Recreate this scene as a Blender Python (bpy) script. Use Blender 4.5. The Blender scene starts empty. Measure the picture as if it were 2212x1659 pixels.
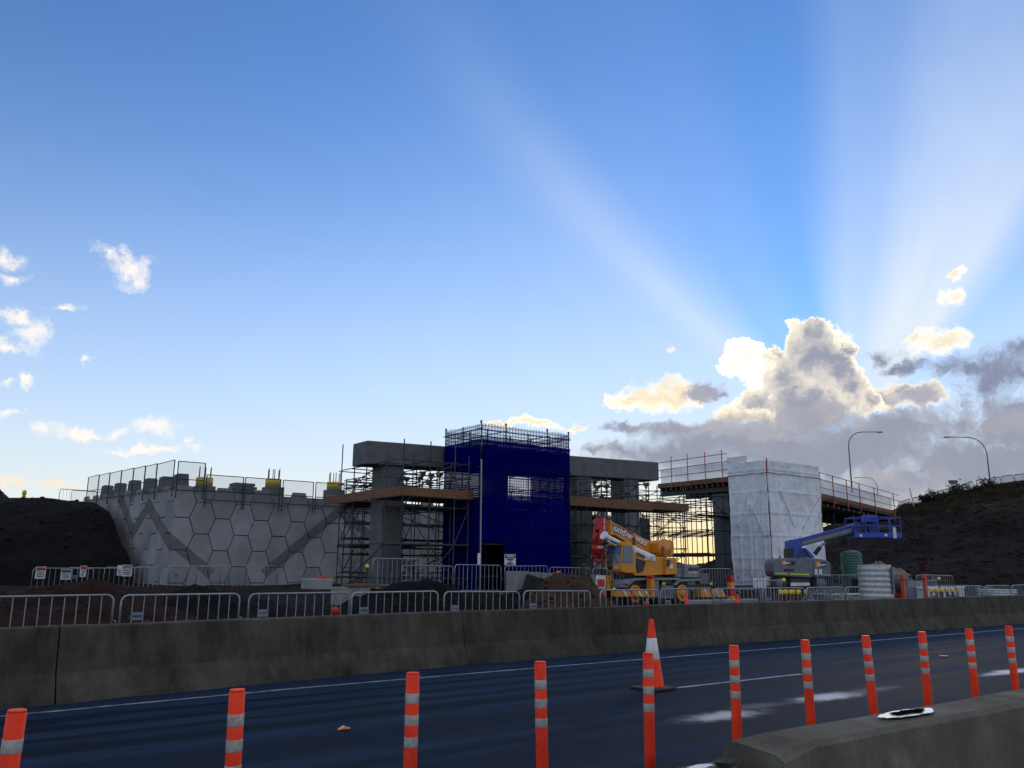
import bpy, bmesh, math, random
from mathutils import Vector, Matrix, noise
random.seed(7)
R_ = math.radians

# ------------------------------------------------------------------ camera
F, CX, CY = 1810.0, 1106.0, 829.5            # focal length and centre of the 2212 x 1659 view of the photo
PITCH, ROLL = R_(12.48), R_(0.41)
CAMZ = 1.6
scn = bpy.context.scene
COL = scn.collection
cam_d = bpy.data.cameras.new('camera'); cam = bpy.data.objects.new('camera', cam_d); COL.objects.link(cam)
cam_d.sensor_width = 36.0; cam_d.lens = 36.0 * F / 2212.0
cam_d.clip_start = 0.05; cam_d.clip_end = 20000
CM = Matrix.Rotation(math.pi/2 + PITCH, 3, 'X') @ Matrix.Rotation(ROLL, 3, 'Z')
cam.matrix_world = Matrix.Translation((0, 0, CAMZ)) @ CM.to_4x4()
scn.camera = cam
scn.view_settings.view_transform = 'Standard'; scn.view_settings.look = 'None'
scn.view_settings.exposure = 0.0; scn.view_settings.gamma = 1.0
scn.render.resolution_x = 1024; scn.render.resolution_y = 768
scn.cycles.max_bounces = 4; scn.cycles.transparent_max_bounces = 10; scn.cycles.use_adaptive_sampling = True; scn.cycles.adaptive_threshold = 0.015
scn.cycles.diffuse_bounces = 2; scn.cycles.glossy_bounces = 2
scn.cycles.use_denoising = True

# site frame: s runs along the road (to the right and away), t across it (away from the camera)
ANG = R_(53.5)
SU = Vector((math.sin(ANG), math.cos(ANG), 0)); SV = Vector((-math.cos(ANG), math.sin(ANG), 0))
ROT = math.pi/2 - ANG
def W(s, t, z=0.0): return SU*s + SV*t + Vector((0, 0, z))
def ray(x, y): return CM @ Vector(((x-CX)/F, -(y-CY)/F, -1))
def at_t(x, y, t):
    d = ray(x, y); k = t / d.dot(SV); return (d.dot(SU)*k, CAMZ + d.z*k)      # (s, z) on the plane t
def at_s(x, y, s):
    d = ray(x, y); k = s / d.dot(SU); return (d.dot(SV)*k, CAMZ + d.z*k)      # (t, z) on the plane s
def at_z(x, y, z):
    d = ray(x, y); k = (z-CAMZ)/d.z; return (d.dot(SU)*k, d.dot(SV)*k)        # (s, t) on the level z
def azel(x, y):
    d = ray(x, y).normalized(); return (math.atan2(d.x, d.y), math.asin(d.z))

# ------------------------------------------------------------------ sky and sun
SUN_AZ, SUN_EL = azel(1822, 972)
world = bpy.data.worlds.new('World'); scn.world = world; world.use_nodes = True
wt = world.node_tree; wt.nodes.clear()
class X:                                       # a socket with arithmetic
    tree = None
    def __init__(s, k): s.k = k
    def __add__(a, b): return mth('ADD', a, b)
    def __radd__(a, b): return mth('ADD', b, a)
    def __sub__(a, b): return mth('SUBTRACT', a, b)
    def __rsub__(a, b): return mth('SUBTRACT', b, a)
    def __mul__(a, b): return mth('MULTIPLY', a, b)
    def __rmul__(a, b): return mth('MULTIPLY', b, a)
    def __truediv__(a, b): return mth('DIVIDE', a, b)
def put(sock, v):
    if isinstance(v, X): X.tree.links.new(v.k, sock)
    elif v is not None: sock.default_value = v
def mth(op, a, b=None, c=None, clamp=False):
    n = X.tree.nodes.new('ShaderNodeMath'); n.operation = op; n.use_clamp = clamp
    put(n.inputs[0], a)
    if b is not None: put(n.inputs[1], b)
    if c is not None: put(n.inputs[2], c)
    return X(n.outputs[0])
def vmt(op, a, b=None, c=None):
    n = X.tree.nodes.new('ShaderNodeVectorMath'); n.operation = op
    put(n.inputs[0], a)
    if b is not None: put(n.inputs[1], b)
    if c is not None: put(n.inputs[2], c)
    return X(n.outputs['Value'] if op in ('LENGTH', 'DOT_PRODUCT', 'DISTANCE') else n.outputs[0])
def sstep(x, a, b, lo=0.0, hi=1.0):
    n = X.tree.nodes.new('ShaderNodeMapRange'); n.interpolation_type = 'SMOOTHSTEP'
    put(n.inputs[0], x); n.inputs[1].default_value = a; n.inputs[2].default_value = b
    n.inputs[3].default_value = lo; n.inputs[4].default_value = hi
    return X(n.outputs[0])
def mixc(f, a, b, mode='MIX'):
    n = X.tree.nodes.new('ShaderNodeMix'); n.data_type = 'RGBA'; n.blend_type = mode
    put(n.inputs['Factor'], f)
    for i, v in ((6, a), (7, b)):
        if isinstance(v, tuple): n.inputs[i].default_value = (*v, 1)
        else: put(n.inputs[i], v)
    return X(n.outputs[2])
def nz(vec, scale, detail=5.0, rough=0.55, dim='3D', color=False, lac=2.0):
    n = X.tree.nodes.new('ShaderNodeTexNoise'); n.noise_dimensions = dim
    put(n.inputs['Vector'], vec); n.inputs['Scale'].default_value = scale
    n.inputs['Detail'].default_value = detail; n.inputs['Roughness'].default_value = rough
    n.inputs['Lacunarity'].default_value = lac
    return X(n.outputs['Color' if color else 'Fac'])
def xyz(x, y, z=0.0):
    n = X.tree.nodes.new('ShaderNodeCombineXYZ'); put(n.inputs[0], x); put(n.inputs[1], y); put(n.inputs[2], z); return X(n.outputs[0])
def sep(v):
    n = X.tree.nodes.new('ShaderNodeSeparateXYZ'); put(n.inputs[0], v); return [X(o) for o in n.outputs]

X.tree = wt
tc = wt.nodes.new('ShaderNodeTexCoord')
dirv = X(tc.outputs['Generated'])
dx, dy, dz = sep(dirv)
AZ = mth('ARCTAN2', dx, dy)
EL = mth('ARCSINE', dz)
sky = wt.nodes.new('ShaderNodeTexSky'); sky.sky_type = 'NISHITA'; sky.sun_disc = False
sky.sun_elevation = SUN_EL; sky.sun_rotation = SUN_AZ
sky.altitude = 50; sky.air_density = 1.0; sky.dust_density = 0.0; sky.ozone_density = 3.0

base = vmt('MULTIPLY', X(sky.outputs[0]), (0.172, 0.200, 0.262))
# air light: paler towards the horizon, and streaming out from behind the cloud that hides the sun
ax = AZ - SUN_AZ; ay = EL - SUN_EL
PHI = mth('ARCTAN2', ax, ay)                      # angle round the hidden sun, 0 = straight up
RAD = mth('SQRT', ax*ax + ay*ay)
wob = nz(xyz(PHI, 0.0), 5.0, 2.0)
phi = PHI + (wob - 0.5)*0.10
def band(a0, a1, b0, b1):                         # soft beam between two angles (degrees)
    return sstep(phi, R_(a0), R_(a1)) * sstep(phi, R_(b0), R_(b1), 1.0, 0.0)
beam = (band(-53, -45.5, -44.5, -37)*0.18 + band(-62, -48, -44, -28)*0.10 + band(-110, -75, -60, -46)*0.10 + band(-40, -30, -24, -10)*0.06
        + band(-3.5, 4.5, 38, 49)*0.17 + band(8, 28, 36, 48)*0.34 + band(2, 6, 8, 14)*0.04 + band(44, 60, 90, 130)*0.08)
beam = beam * (0.72 + nz(vmt('MULTIPLY', xyz(PHI, RAD), (2.0, 3.0, 1.0)), 2.6, 3.0)*0.56)
beam = beam * sstep(RAD, 0.02, 0.14) * sstep(RAD, 0.12, 0.80, 1.25, 0.12)
low = sstep(EL, 0.0, 0.62, 1.0, 0.0)
sunside = sstep(mth('ABSOLUTE', ax + 0.30), 0.0, 1.5, 1.0, 0.0)
haze = low*0.14 + low*low*0.36 + low*sunside*0.20 + low*low*low*0.22
haze = haze * (1.0 - band(-40, -28, -8, -1)*sstep(RAD, 0.6, 0.2)*0.75)
haze = mth('ADD', haze, beam, clamp=True)
base = mixc(haze, base, (0.78, 0.87, 0.97))
warm = sstep(EL, 0.02, 0.19, 1.0, 0.0)
base = mixc(warm*0.55, base, (0.93, 0.90, 0.74))
glow = sstep(mth('ABSOLUTE', AZ - azel(1500, 1150)[0]), 0.0, 0.5, 1.0, 0.0) * sstep(EL, 0.01, 0.11, 1.0, 0.0)
base = mixc(glow, base, (1.25, 0.95, 0.45))

P0 = xyz(AZ, EL)
w1 = vmt('SUBTRACT', nz(P0, 11.0, 2.0, 0.5, '2D', color=True), (0.5, 0.5, 0.5))
w2 = vmt('SUBTRACT', nz(P0, 46.0, 4.0, 0.68, '2D', color=True), (0.5, 0.5, 0.5))
P1 = vmt('ADD', P0, vmt('MULTIPLY', w1, (0.045, 0.03, 0)))
P1 = vmt('ADD', P1, vmt('MULTIPLY', w2, (0.030, 0.024, 0)))
def field(blobs, P):
    f = None
    for (x, y, rx, ry) in blobs:
        a, e = azel(x, y)
        ra = (azel(x+rx, y)[0]-azel(x-rx, y)[0])/2; re = (azel(x, y-ry)[1]-azel(x, y+ry)[1])/2
        v = vmt('MULTIPLY_ADD', P, (1/ra, 1/re, 0), (-a/ra, -e/re, 0))
        l = vmt('LENGTH', v)
        f = l if f is None else mth('SMOOTH_MIN', f, l, 0.30)
    return 1.0 - f
vor = wt.nodes.new('ShaderNodeTexVoronoi'); vor.voronoi_dimensions = '2D'; vor.feature = 'SMOOTH_F1'; vor.inputs['Scale'].default_value = 38
vor.inputs['Smoothness'].default_value = 0.35; put(vor.inputs['Vector'], vmt('ADD', P0, vmt('MULTIPLY', w1, (0.03, 0.03, 0))))
puff = 0.5 - X(vor.outputs['Distance'])
fine = nz(P1, 32.0, 7.0, 0.68, '2D')
lum = nz(vmt('ADD', P1, (3.1, 1.7, 0)), 20.0, 5.0, 0.58, '2D')
lumb = nz(vmt('MULTIPLY', vmt('ADD', P1, (1.3, 4.7, 0)), (1.0, 2.2, 1.0)), 7.0, 6.0, 0.55, '2D')
def cloud(col, blobs, soft, tone, lit, dark, d0, d1, amp=0.8, pamp=0.2, top=1.0, grow=1.15, ln=None, mid=None, rim=0.35):
    f0 = field([(x, y, rx*grow, ry*grow) for x, y, rx, ry in blobs], P1); f = f0 + (fine - 0.5)*amp + puff*pamp
    a = sstep(f, 0.0, soft) * top
    shade = sstep(f0*0.9 + ((ln or lum) - 0.5)*tone, d0, d1)
    body = mixc(shade, mid or lit, dark)
    return mixc(a, col, mixc(sstep(f, 0.02, rim), lit, body)), a
CREAM = (1.10, 0.97, 0.74); WHITE = (1.15, 1.08, 0.95); GREY = (0.335, 0.355, 0.445); DARKG = (0.26, 0.295, 0.41); PALE = (0.62, 0.63, 0.70)
sk = base
sk, _ = cloud(sk, [(2160, 800, 130, 60), (2190, 752, 60, 30), (2090, 790, 90, 30), (1915, 765, 40, 22), (2200, 870, 130, 70), (1970, 790, 60, 16)],
              0.95, 1.1, PALE, DARKG, -0.1, 0.5, 1.7, grow=1.3)
sk, _ = cloud(sk, [(2035, 735, 50, 24), (2057, 652, 26, 18), (1990, 722, 18, 16), (2055, 605, 18, 7)], 0.6, 1.0, WHITE, (0.92, 0.82, 0.64), 0.15, 0.9, 1.8, grow=1.3)
sk, _ = cloud(sk, [(1430, 858, 85, 26), (1370, 862, 50, 16), (1450, 838, 40, 25), (1150, 912, 70, 9), (1240, 914, 34, 6), (1085, 915, 40, 6), (1448, 762, 14, 6), (1690, 885, 120, 38), (1600, 893, 60, 28)],
              0.6, 1.2, (1.25, 1.14, 0.92), (0.95, 0.80, 0.58), 0.1, 0.9, 1.7, grow=1.25)
sk, _ = cloud(sk, [(1508, 842, 50, 20), (1550, 850, 30, 9)], 0.7, 1.0, (0.55, 0.54, 0.58), (0.36, 0.36, 0.44), 0.0, 0.6, top=0.9)
sk, _ = cloud(sk, [(1598, 778, 46, 28), (1575, 792, 34, 16), (1612, 757, 22, 14), (1625, 812, 40, 20)], 0.16, 1.0, (1.3, 1.25, 1.15), CREAM, 0.4, 1.2)
sk, _ = cloud(sk, [(1990, 858, 50, 30), (2010, 845, 34, 24), (1925, 868, 50, 30), (1965, 838, 20, 14)], 0.26, 1.6, WHITE, (0.44, 0.44, 0.52), 0.05, 0.8, 1.5, mid=(0.85, 0.78, 0.66))
sk, _ = cloud(sk, [(1755, 722, 42, 34), (1722, 752, 56, 42), (1665, 757, 22, 18), (1690, 800, 58, 58), (1770, 775, 74, 58), (1830, 757, 30, 15), (1800, 810, 60, 58),
                   (1835, 840, 55, 42), (1885, 872, 50, 30), (1745, 860, 120, 70), (1640, 860, 40, 30)],
              0.18, 2.0, (1.30, 1.17, 0.92), GREY, 0.10, 0.95, 1.15, 0.35, grow=1.08, mid=(0.86, 0.79, 0.69), rim=0.42)
sk, _ = cloud(sk, [(1480, 925, 150, 24), (1600, 935, 150, 38), (1750, 905, 160, 55), (1900, 935, 170, 48), (2060, 915, 130, 40), (2170, 905, 110, 60),
                   (1360, 920, 60, 16), (1345, 972, 34, 24), (1290, 968, 34, 12)],
              0.85, 1.4, (0.90, 0.80, 0.66), GREY, -0.2, 0.35, 1.1, mid=(0.60, 0.56, 0.56))
sk, _ = cloud(sk, [(1500, 990, 230, 50), (1640, 960, 260, 60), (1800, 980, 330, 80), (2120, 1000, 300, 90), (1900, 1060, 330, 50), (2400, 980, 330, 120), (2900, 1000, 400, 110)],
              0.8, 2.2, (0.68, 0.63, 0.60), (0.32, 0.345, 0.43), -0.2, 0.8, 0.9, 0.1, ln=lumb, grow=1.42, mid=(0.60, 0.58, 0.58))
sk, _ = cloud(sk, [(12, 545, 34, 18), (32, 598, 22, 9), (262, 572, 34, 26), (232, 550, 24, 14), (288, 600, 20, 14), (48, 685, 38, 14), (66, 722, 26, 30), (135, 664, 40, 5),
                   (15, 742, 50, 10), (60, 824, 16, 12), (5, 826, 18, 12), (100, 927, 26, 18), (165, 930, 36, 11), (238, 935, 14, 14), (310, 920, 40, 13), (330, 970, 62, 9),
                   (262, 975, 50, 6), (393, 957, 10, 6), (205, 782, 8, 10), (10, 895, 30, 9)],
              1.15, 1.0, (0.72, 0.82, 0.95), (1.05, 0.99, 0.92), -0.1, 0.5, 2.3, 0.0, grow=1.85, mid=(0.9, 0.92, 0.95))
sk, _ = cloud(sk, [(25, 1045, 52, 11), (118, 1044, 34, 12)], 0.7, 0.5, (0.95, 0.84, 0.70), (0.98, 0.86, 0.72), 0.0, 0.7, 0.9, 0.2)
# bright scattered cloud added out of view, to light surfaces facing the camera
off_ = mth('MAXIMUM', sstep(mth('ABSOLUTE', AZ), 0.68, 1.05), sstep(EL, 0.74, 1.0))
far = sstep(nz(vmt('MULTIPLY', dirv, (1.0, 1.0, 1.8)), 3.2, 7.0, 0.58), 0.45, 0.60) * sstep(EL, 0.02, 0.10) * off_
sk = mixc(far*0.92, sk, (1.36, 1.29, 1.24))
gnd = sstep(EL, -0.03, 0.0)
sk = mixc(gnd, (0.03, 0.03, 0.03), sk)
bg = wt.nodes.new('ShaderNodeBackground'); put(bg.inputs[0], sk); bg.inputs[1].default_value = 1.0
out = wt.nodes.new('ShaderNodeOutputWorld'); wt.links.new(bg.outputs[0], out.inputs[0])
world.cycles.sampling_method = 'MANUAL'; world.cycles.sample_map_resolution = 512

sun_d = bpy.data.lights.new('sun', 'SUN'); sun_d.energy = 0.5; sun_d.angle = R_(12); sun_d.color = (1.0, 0.86, 0.66)
sun = bpy.data.objects.new('sun', sun_d); COL.objects.link(sun)
sdir = Vector((math.sin(SUN_AZ)*math.cos(SUN_EL), math.cos(SUN_AZ)*math.cos(SUN_EL), math.sin(SUN_EL)))
sun.rotation_euler = sdir.to_track_quat('Z', 'Y').to_euler()

# ------------------------------------------------------------------ materials
MATS = {}
def new_mat(name):
    m = bpy.data.materials.new(name); m.use_nodes = True; MATS[name] = m
    X.tree = m.node_tree; b = m.node_tree.nodes['Principled BSDF']
    return m, b
def geo_pos():
    g = X.tree.nodes.new('ShaderNodeNewGeometry'); return X(g.outputs['Position'])
def obj_co():
    t = X.tree.nodes.new('ShaderNodeTexCoord'); return X(t.outputs['Object'])
def bump(b, h, strength=0.3, dist=0.02):
    n = X.tree.nodes.new('ShaderNodeBump'); n.inputs['Strength'].default_value = strength; n.inputs['Distance'].default_value = dist
    put(n.inputs['Height'], h); X.tree.links.new(n.outputs[0], b.inputs['Normal'])
def ramp(f, stops):
    n = X.tree.nodes.new('ShaderNodeValToRGB'); put(n.inputs[0], f)
    e = n.color_ramp.elements
    while len(e) < len(stops): e.new(0.5)
    for el, (p, c) in zip(e, stops): el.position = p; el.color = (*c, 1)
    return X(n.outputs[0])
def M(name, c, rough=0.6, metal=0.0, var=0.25, scale=6.0, c2=None, bmp=0.0, bscale=None, rand=0.0, spec=0.5, det=5.0):
    """base colour with mottling (wear and dirt), optional fine relief and per-object shade"""
    m, b = new_mat(name)
    p = geo_pos()
    f = nz(p, scale, det, 0.6)
    lo = tuple(v*(1-var) for v in c); hi = tuple(min(1, v*(1+var)) for v in c)
    col = ramp(f, [(0.30, c2 or lo), (0.70, hi)])
    if rand:
        oi = X.tree.nodes.new('ShaderNodeObjectInfo')
        k = 1.0 + (X(oi.outputs['Random']) - 0.5)*rand
        col = vmt('SCALE', col); X.tree.links.new(k.k, col.k.node.inputs['Scale'])
    put(b.inputs['Base Color'], col); b.inputs['Roughness'].default_value = rough; b.inputs['Metallic'].default_value = metal
    b.inputs['Specular IOR Level'].default_value = spec
    if bmp: bump(b, nz(p, bscale or scale*4, 6, 0.65), bmp, 0.03)
    return m
def fade_net(name, c, cover, cell, rough=0.7, grid=0.0):
    """woven net: crossing threads with holes; cover = share of thread"""
    m, b = new_mat(name)
    co = geo_pos(); x, y, z = sep(co)
    h = (x*SU.x + y*SU.y) + (x*SV.x + y*SV.y)
    gx = mth('SINE', h*(2*math.pi/cell)); gz_ = mth('SINE', z*(2*math.pi/cell))
    patch = nz(vmt('MULTIPLY', co, (1, 1, 2.2)), 1.1, 3, 0.6)
    thr = mth('ADD', cover + mth('MAXIMUM', gx, gz_)*grid - grid*0.4, sstep(patch, 0.5, 0.75)*(1-cover)*(0.6 if grid else 0.0), clamp=True)
    put(b.inputs['Base Color'], ramp(patch, [(0.3, tuple(v*0.8 for v in c)), (0.7, c)])); b.inputs['Roughness'].default_value = rough
    b.inputs['Specular IOR Level'].default_value = 0.0
    put(b.inputs['Alpha'], thr)
    return m
M('steel_scaffold', (0.034, 0.043, 0.046), 0.55, 0.35, 0.4, 9, rand=0.5)
M('steel_dark', (0.022, 0.026, 0.028), 0.6, 0.3, 0.4, 9, rand=0.5)
M('galv', (0.24, 0.27, 0.30), 0.42, 0.55, 0.25, 14, rand=0.25)
M('galv_old', (0.42, 0.44, 0.44), 0.5, 0.5, 0.3, 14, rand=0.3)
M('timber', (0.125, 0.056, 0.022), 0.75, 0, 0.35, 5, rand=0.35, bmp=0.2)
M('timber_dark', (0.06, 0.045, 0.035), 0.8, 0, 0.35, 5, rand=0.4)
M('conc_pier', (0.095, 0.102, 0.105), 0.85, 0, 0.22, 2.2, bmp=0.15, bscale=30)
M('conc_block', (0.22, 0.22, 0.21), 0.85, 0, 0.2, 3, bmp=0.2, bscale=20)
M('orange', (1.0, 0.056, 0.014), 0.5, 0, 0.05, 9, c2=(0.70, 0.036, 0.010), spec=0.2, det=8)
M('mark_black', (0.006, 0.006, 0.006), 0.95, 0, 0.3, 20, spec=0.0)
M('orange_post', (0.42, 0.065, 0.03), 0.55, 0, 0.3, 12, rand=0.3)
M('reflect', (0.44, 0.42, 0.38), 0.42, 0.2, 0.12, 40, c2=(0.27, 0.26, 0.24))
M('cone_white', (0.62, 0.62, 0.62), 0.5, 0, 0.2, 14)
M('rubber', (0.012, 0.012, 0.013), 0.75, 0, 0.3, 10)
M('paint_white', (0.24, 0.25, 0.27), 0.6, 0, 0.35, 5, c2=(0.03, 0.034, 0.04), det=8)
M('white', (0.60, 0.63, 0.66), 0.5, 0, 0.12, 8)
M('white_dirty', (0.50, 0.52, 0.54), 0.6, 0, 0.25, 6)
M('yellow', (0.55, 0.205, 0.008), 0.38, 0, 0.14, 5, spec=0.5)
M('yellow_dull', (0.50, 0.36, 0.03), 0.6, 0, 0.3, 8)
M('yellow_cap', (0.72, 0.52, 0.03), 0.5, 0, 0.2, 8)
M('red', (0.38, 0.008, 0.008), 0.4, 0, 0.2, 6)
M('red_dull', (0.30, 0.02, 0.015), 0.55, 0, 0.3, 8)
M('grey_paint', (0.115, 0.135, 0.155), 0.45, 0, 0.2, 5)
M('grey_light', (0.15, 0.17, 0.195), 0.45, 0, 0.2, 5)
M('grey_dark', (0.075, 0.085, 0.10), 0.5, 0, 0.2, 5)
M('blue_paint', (0.008, 0.042, 0.34), 0.38, 0, 0.2, 5)
M('blue_dark', (0.008, 0.02, 0.13), 0.45, 0, 0.2, 5)
M('black', (0.010, 0.010, 0.012), 0.5, 0, 0.3, 5)
M('green_tank', (0.03, 0.10, 0.075), 0.5, 0, 0.2, 5)
M('brown_stake', (0.12, 0.03, 0.018), 0.7, 0, 0.3, 8, rand=0.4)
M('lime', (0.48, 0.62, 0.03), 0.35, 0, 0.08, 8)
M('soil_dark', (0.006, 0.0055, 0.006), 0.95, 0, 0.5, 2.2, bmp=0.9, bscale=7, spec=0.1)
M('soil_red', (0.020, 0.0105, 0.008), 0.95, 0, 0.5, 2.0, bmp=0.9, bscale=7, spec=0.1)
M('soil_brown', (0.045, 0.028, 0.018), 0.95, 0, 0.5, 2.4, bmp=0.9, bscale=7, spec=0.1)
M('stone', (0.32, 0.29, 0.26), 0.9, 0, 0.3, 8, rand=0.6)
M('tarp_brown', (0.16, 0.12, 0.08), 0.8, 0, 0.3, 3)
M('orange_light', (0.80, 0.25, 0.02), 0.5, 0, 0.2, 12)
m, b = new_mat('glass_cab'); b.inputs['Base Color'].default_value = (0.02, 0.05, 0.12, 1); b.inputs['Roughness'].default_value = 0.08; b.inputs['Specular IOR Level'].default_value = 0.8
m, b = new_mat('lamp_glass'); b.inputs['Base Color'].default_value = (0.5, 0.5, 0.48, 1); b.inputs['Roughness'].default_value = 0.2
# concrete road barrier: brown-grey, stained
m, b = new_mat('conc_barrier')
p = geo_pos(); x, y, z = sep(p)
n1 = nz(p, 1.3, 6, 0.62); n2 = nz(vmt('MULTIPLY', p, (1, 1, 0.25)), 6, 6, 0.7); n3 = nz(p, 60, 3, 0.6)
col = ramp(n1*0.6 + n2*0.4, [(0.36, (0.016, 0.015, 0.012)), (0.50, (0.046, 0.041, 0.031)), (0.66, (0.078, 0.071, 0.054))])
col = mixc(sstep(n3, 0.66, 0.72), col, (0.03, 0.03, 0.028))
oi = X.tree.nodes.new('ShaderNodeObjectInfo'); k = 0.85 + X(oi.outputs['Random'])*0.3
col = vmt('SCALE', col); X.tree.links.new(k.k, col.k.node.inputs['Scale'])
put(b.inputs['Base Color'], col); b.inputs['Roughness'].default_value = 0.88; b.inputs['Specular IOR Level'].default_value = 0.25
bump(b, n3*0.5 + n2, 0.35, 0.02)
m, b = new_mat('conc_near')
p = geo_pos(); n1 = nz(p, 3.0, 6, 0.62); n3 = nz(p, 140, 3, 0.7)
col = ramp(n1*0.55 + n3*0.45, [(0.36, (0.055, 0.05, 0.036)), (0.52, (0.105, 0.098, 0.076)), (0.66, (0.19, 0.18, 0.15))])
put(b.inputs['Base Color'], col); b.inputs['Roughness'].default_value = 0.9; b.inputs['Specular IOR Level'].default_value = 0.2
bump(b, n3 + n1, 0.5, 0.012)
# damp asphalt, blue sky reflection put into the base colour: wheel tracks run along s, white powder spilled in three places
m, b = new_mat('asphalt')
p = geo_pos(); x, y, z = sep(p)
cs = x*SU.x + y*SU.y; ct = x*SV.x + y*SV.y
bend = 1.45*1.0
ctc = ct + sstep(cs, -8.0, 16.0, 1.0, 0.0)*0.75
q = xyz(cs*0.035, ctc, 0.0)
st1 = nz(q, 1.5, 4, 0.6); st2 = nz(xyz(cs*0.25, ctc, 0.0), 4.0, 5, 0.6)
grain = nz(p, 120, 2, 0.7)*0.6 + nz(p, 34, 3, 0.7)*0.4
tw = ctc + (st1 - 0.5)*0.30
trk = None
for t0, w0, k0 in ((11.05, 0.10, 0.8), (10.45, 0.14, 0.9), (9.85, 0.11, 0.95), (9.3, 0.22, 1.0), (8.2, 0.5, 0.75), (7.2, 0.16, 0.8), (6.5, 0.5, 0.7), (5.4, 0.4, 0.7), (4.2, 0.3, 0.8)):
    g = sstep(mth('ABSOLUTE', tw - t0), w0*0.35, w0*1.5, k0, 0.0)
    trk = g if trk is None else mth('MAXIMUM', trk, g)
wet_sky_tint = mth('MULTIPLY', sstep(st1*0.4 + st2*0.6, 0.30, 0.56), 1.0 - trk)
col = mixc(wet_sky_tint, (0.0010, 0.0035, 0.010), (0.012, 0.027, 0.056))  # mirrored sky coloured in as blue, paler between the tracks
col = mixc(sstep(grain, 0.45, 0.80)*0.55*(0.35 + wet_sky_tint*0.65), col, (0.022, 0.040, 0.075))
pw = None
for (x0, y0, rs, rt, k) in ((1565, 1545, 1.05, 0.36, 0.75), (1790, 1505, 1.15, 0.36, 0.9), (1885, 1490, 1.2, 0.25, 0.4), (2188, 1450, 1.6, 0.30, 1.0), (1640, 1525, 0.8, 0.3, 0.35)):
    s0, t0 = at_z(x0, y0, 0)
    l = vmt('LENGTH', vmt('MULTIPLY_ADD', xyz(cs, ct, 0.0), (1/rs, 1/rt, 0), (-s0/rs, -t0/rt, 0)))
    v = sstep(l + (nz(p, 3.5, 4, 0.6) - 0.5)*0.8, 1.0, 0.15)*k
    pw = v if pw is None else mth('MAXIMUM', pw, v)
speck = sstep(nz(p, 55, 3, 0.75) + pw*0.35, 0.60, 0.72)
pwm = mth('MULTIPLY', pw, 0.18 + speck*0.82)
col = mixc(pwm, col, (0.62, 0.62, 0.63))
put(b.inputs['Base Color'], col)
put(b.inputs['Roughness'], 0.66 + wet_sky_tint*0.14 + grain*0.15 + pwm*0.3); b.inputs['Specular IOR Level'].default_value = 0.07
bump(b, grain, 0.5, 0.006)
# earth of the site
m, b = new_mat('ground')
p = geo_pos()
n1 = nz(p, 0.35, 6, 0.62); n2 = nz(p, 3.0, 6, 0.65)
col = ramp(n1*0.55 + n2*0.45, [(0.34, (0.006, 0.0055, 0.0055)), (0.5, (0.015, 0.011, 0.0085)), (0.64, (0.024, 0.021, 0.014))])
put(b.inputs['Base Color'], col); b.inputs['Roughness'].default_value = 0.95; b.inputs['Specular IOR Level'].default_value = 0.1
bump(b, n2, 0.8, 0.12)
# hillside: grass above, raw cut below
m, b = new_mat('hillside')
p = geo_pos(); x, y, z = sep(p)
n1 = nz(p, 0.16, 6, 0.62); n2 = nz(p, 0.9, 6, 0.65)
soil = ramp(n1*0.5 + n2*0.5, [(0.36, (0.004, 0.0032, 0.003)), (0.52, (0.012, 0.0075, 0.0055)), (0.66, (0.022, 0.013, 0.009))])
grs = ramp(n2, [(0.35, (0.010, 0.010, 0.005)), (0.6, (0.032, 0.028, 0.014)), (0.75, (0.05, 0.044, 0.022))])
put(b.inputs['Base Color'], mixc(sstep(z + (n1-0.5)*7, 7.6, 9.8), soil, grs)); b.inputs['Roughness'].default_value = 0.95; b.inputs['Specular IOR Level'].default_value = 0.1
bump(b, n2, 1.0, 0.5)
fade_net('net_blue', (0.0015, 0.002, 0.10), 0.93, 0.10, grid=0.05)
fade_net('net_blue_mid', (0.002, 0.003, 0.10), 0.70, 0.12, grid=0.22)
fade_net('net_blue_open', (0.006, 0.012, 0.10), 0.52, 0.16, grid=0.34)
fade_net('mesh_grey', (0.16, 0.18, 0.19), 0.26, 0.04)
fade_net('mesh_white', (0.62, 0.67, 0.72), 0.66, 0.05)
m, b = new_mat('wrap_white')
p = geo_pos(); n1 = nz(p, 1.6, 6, 0.6)
put(b.inputs['Base Color'], ramp(n1, [(0.3, (0.52, 0.55, 0.60)), (0.7, (0.68, 0.71, 0.76))])); b.inputs['Roughness'].default_value = 0.42
bump(b, nz(vmt('MULTIPLY', p, (1, 1, 0.4)), 5, 4, 0.5), 0.12, 0.05)
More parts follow.
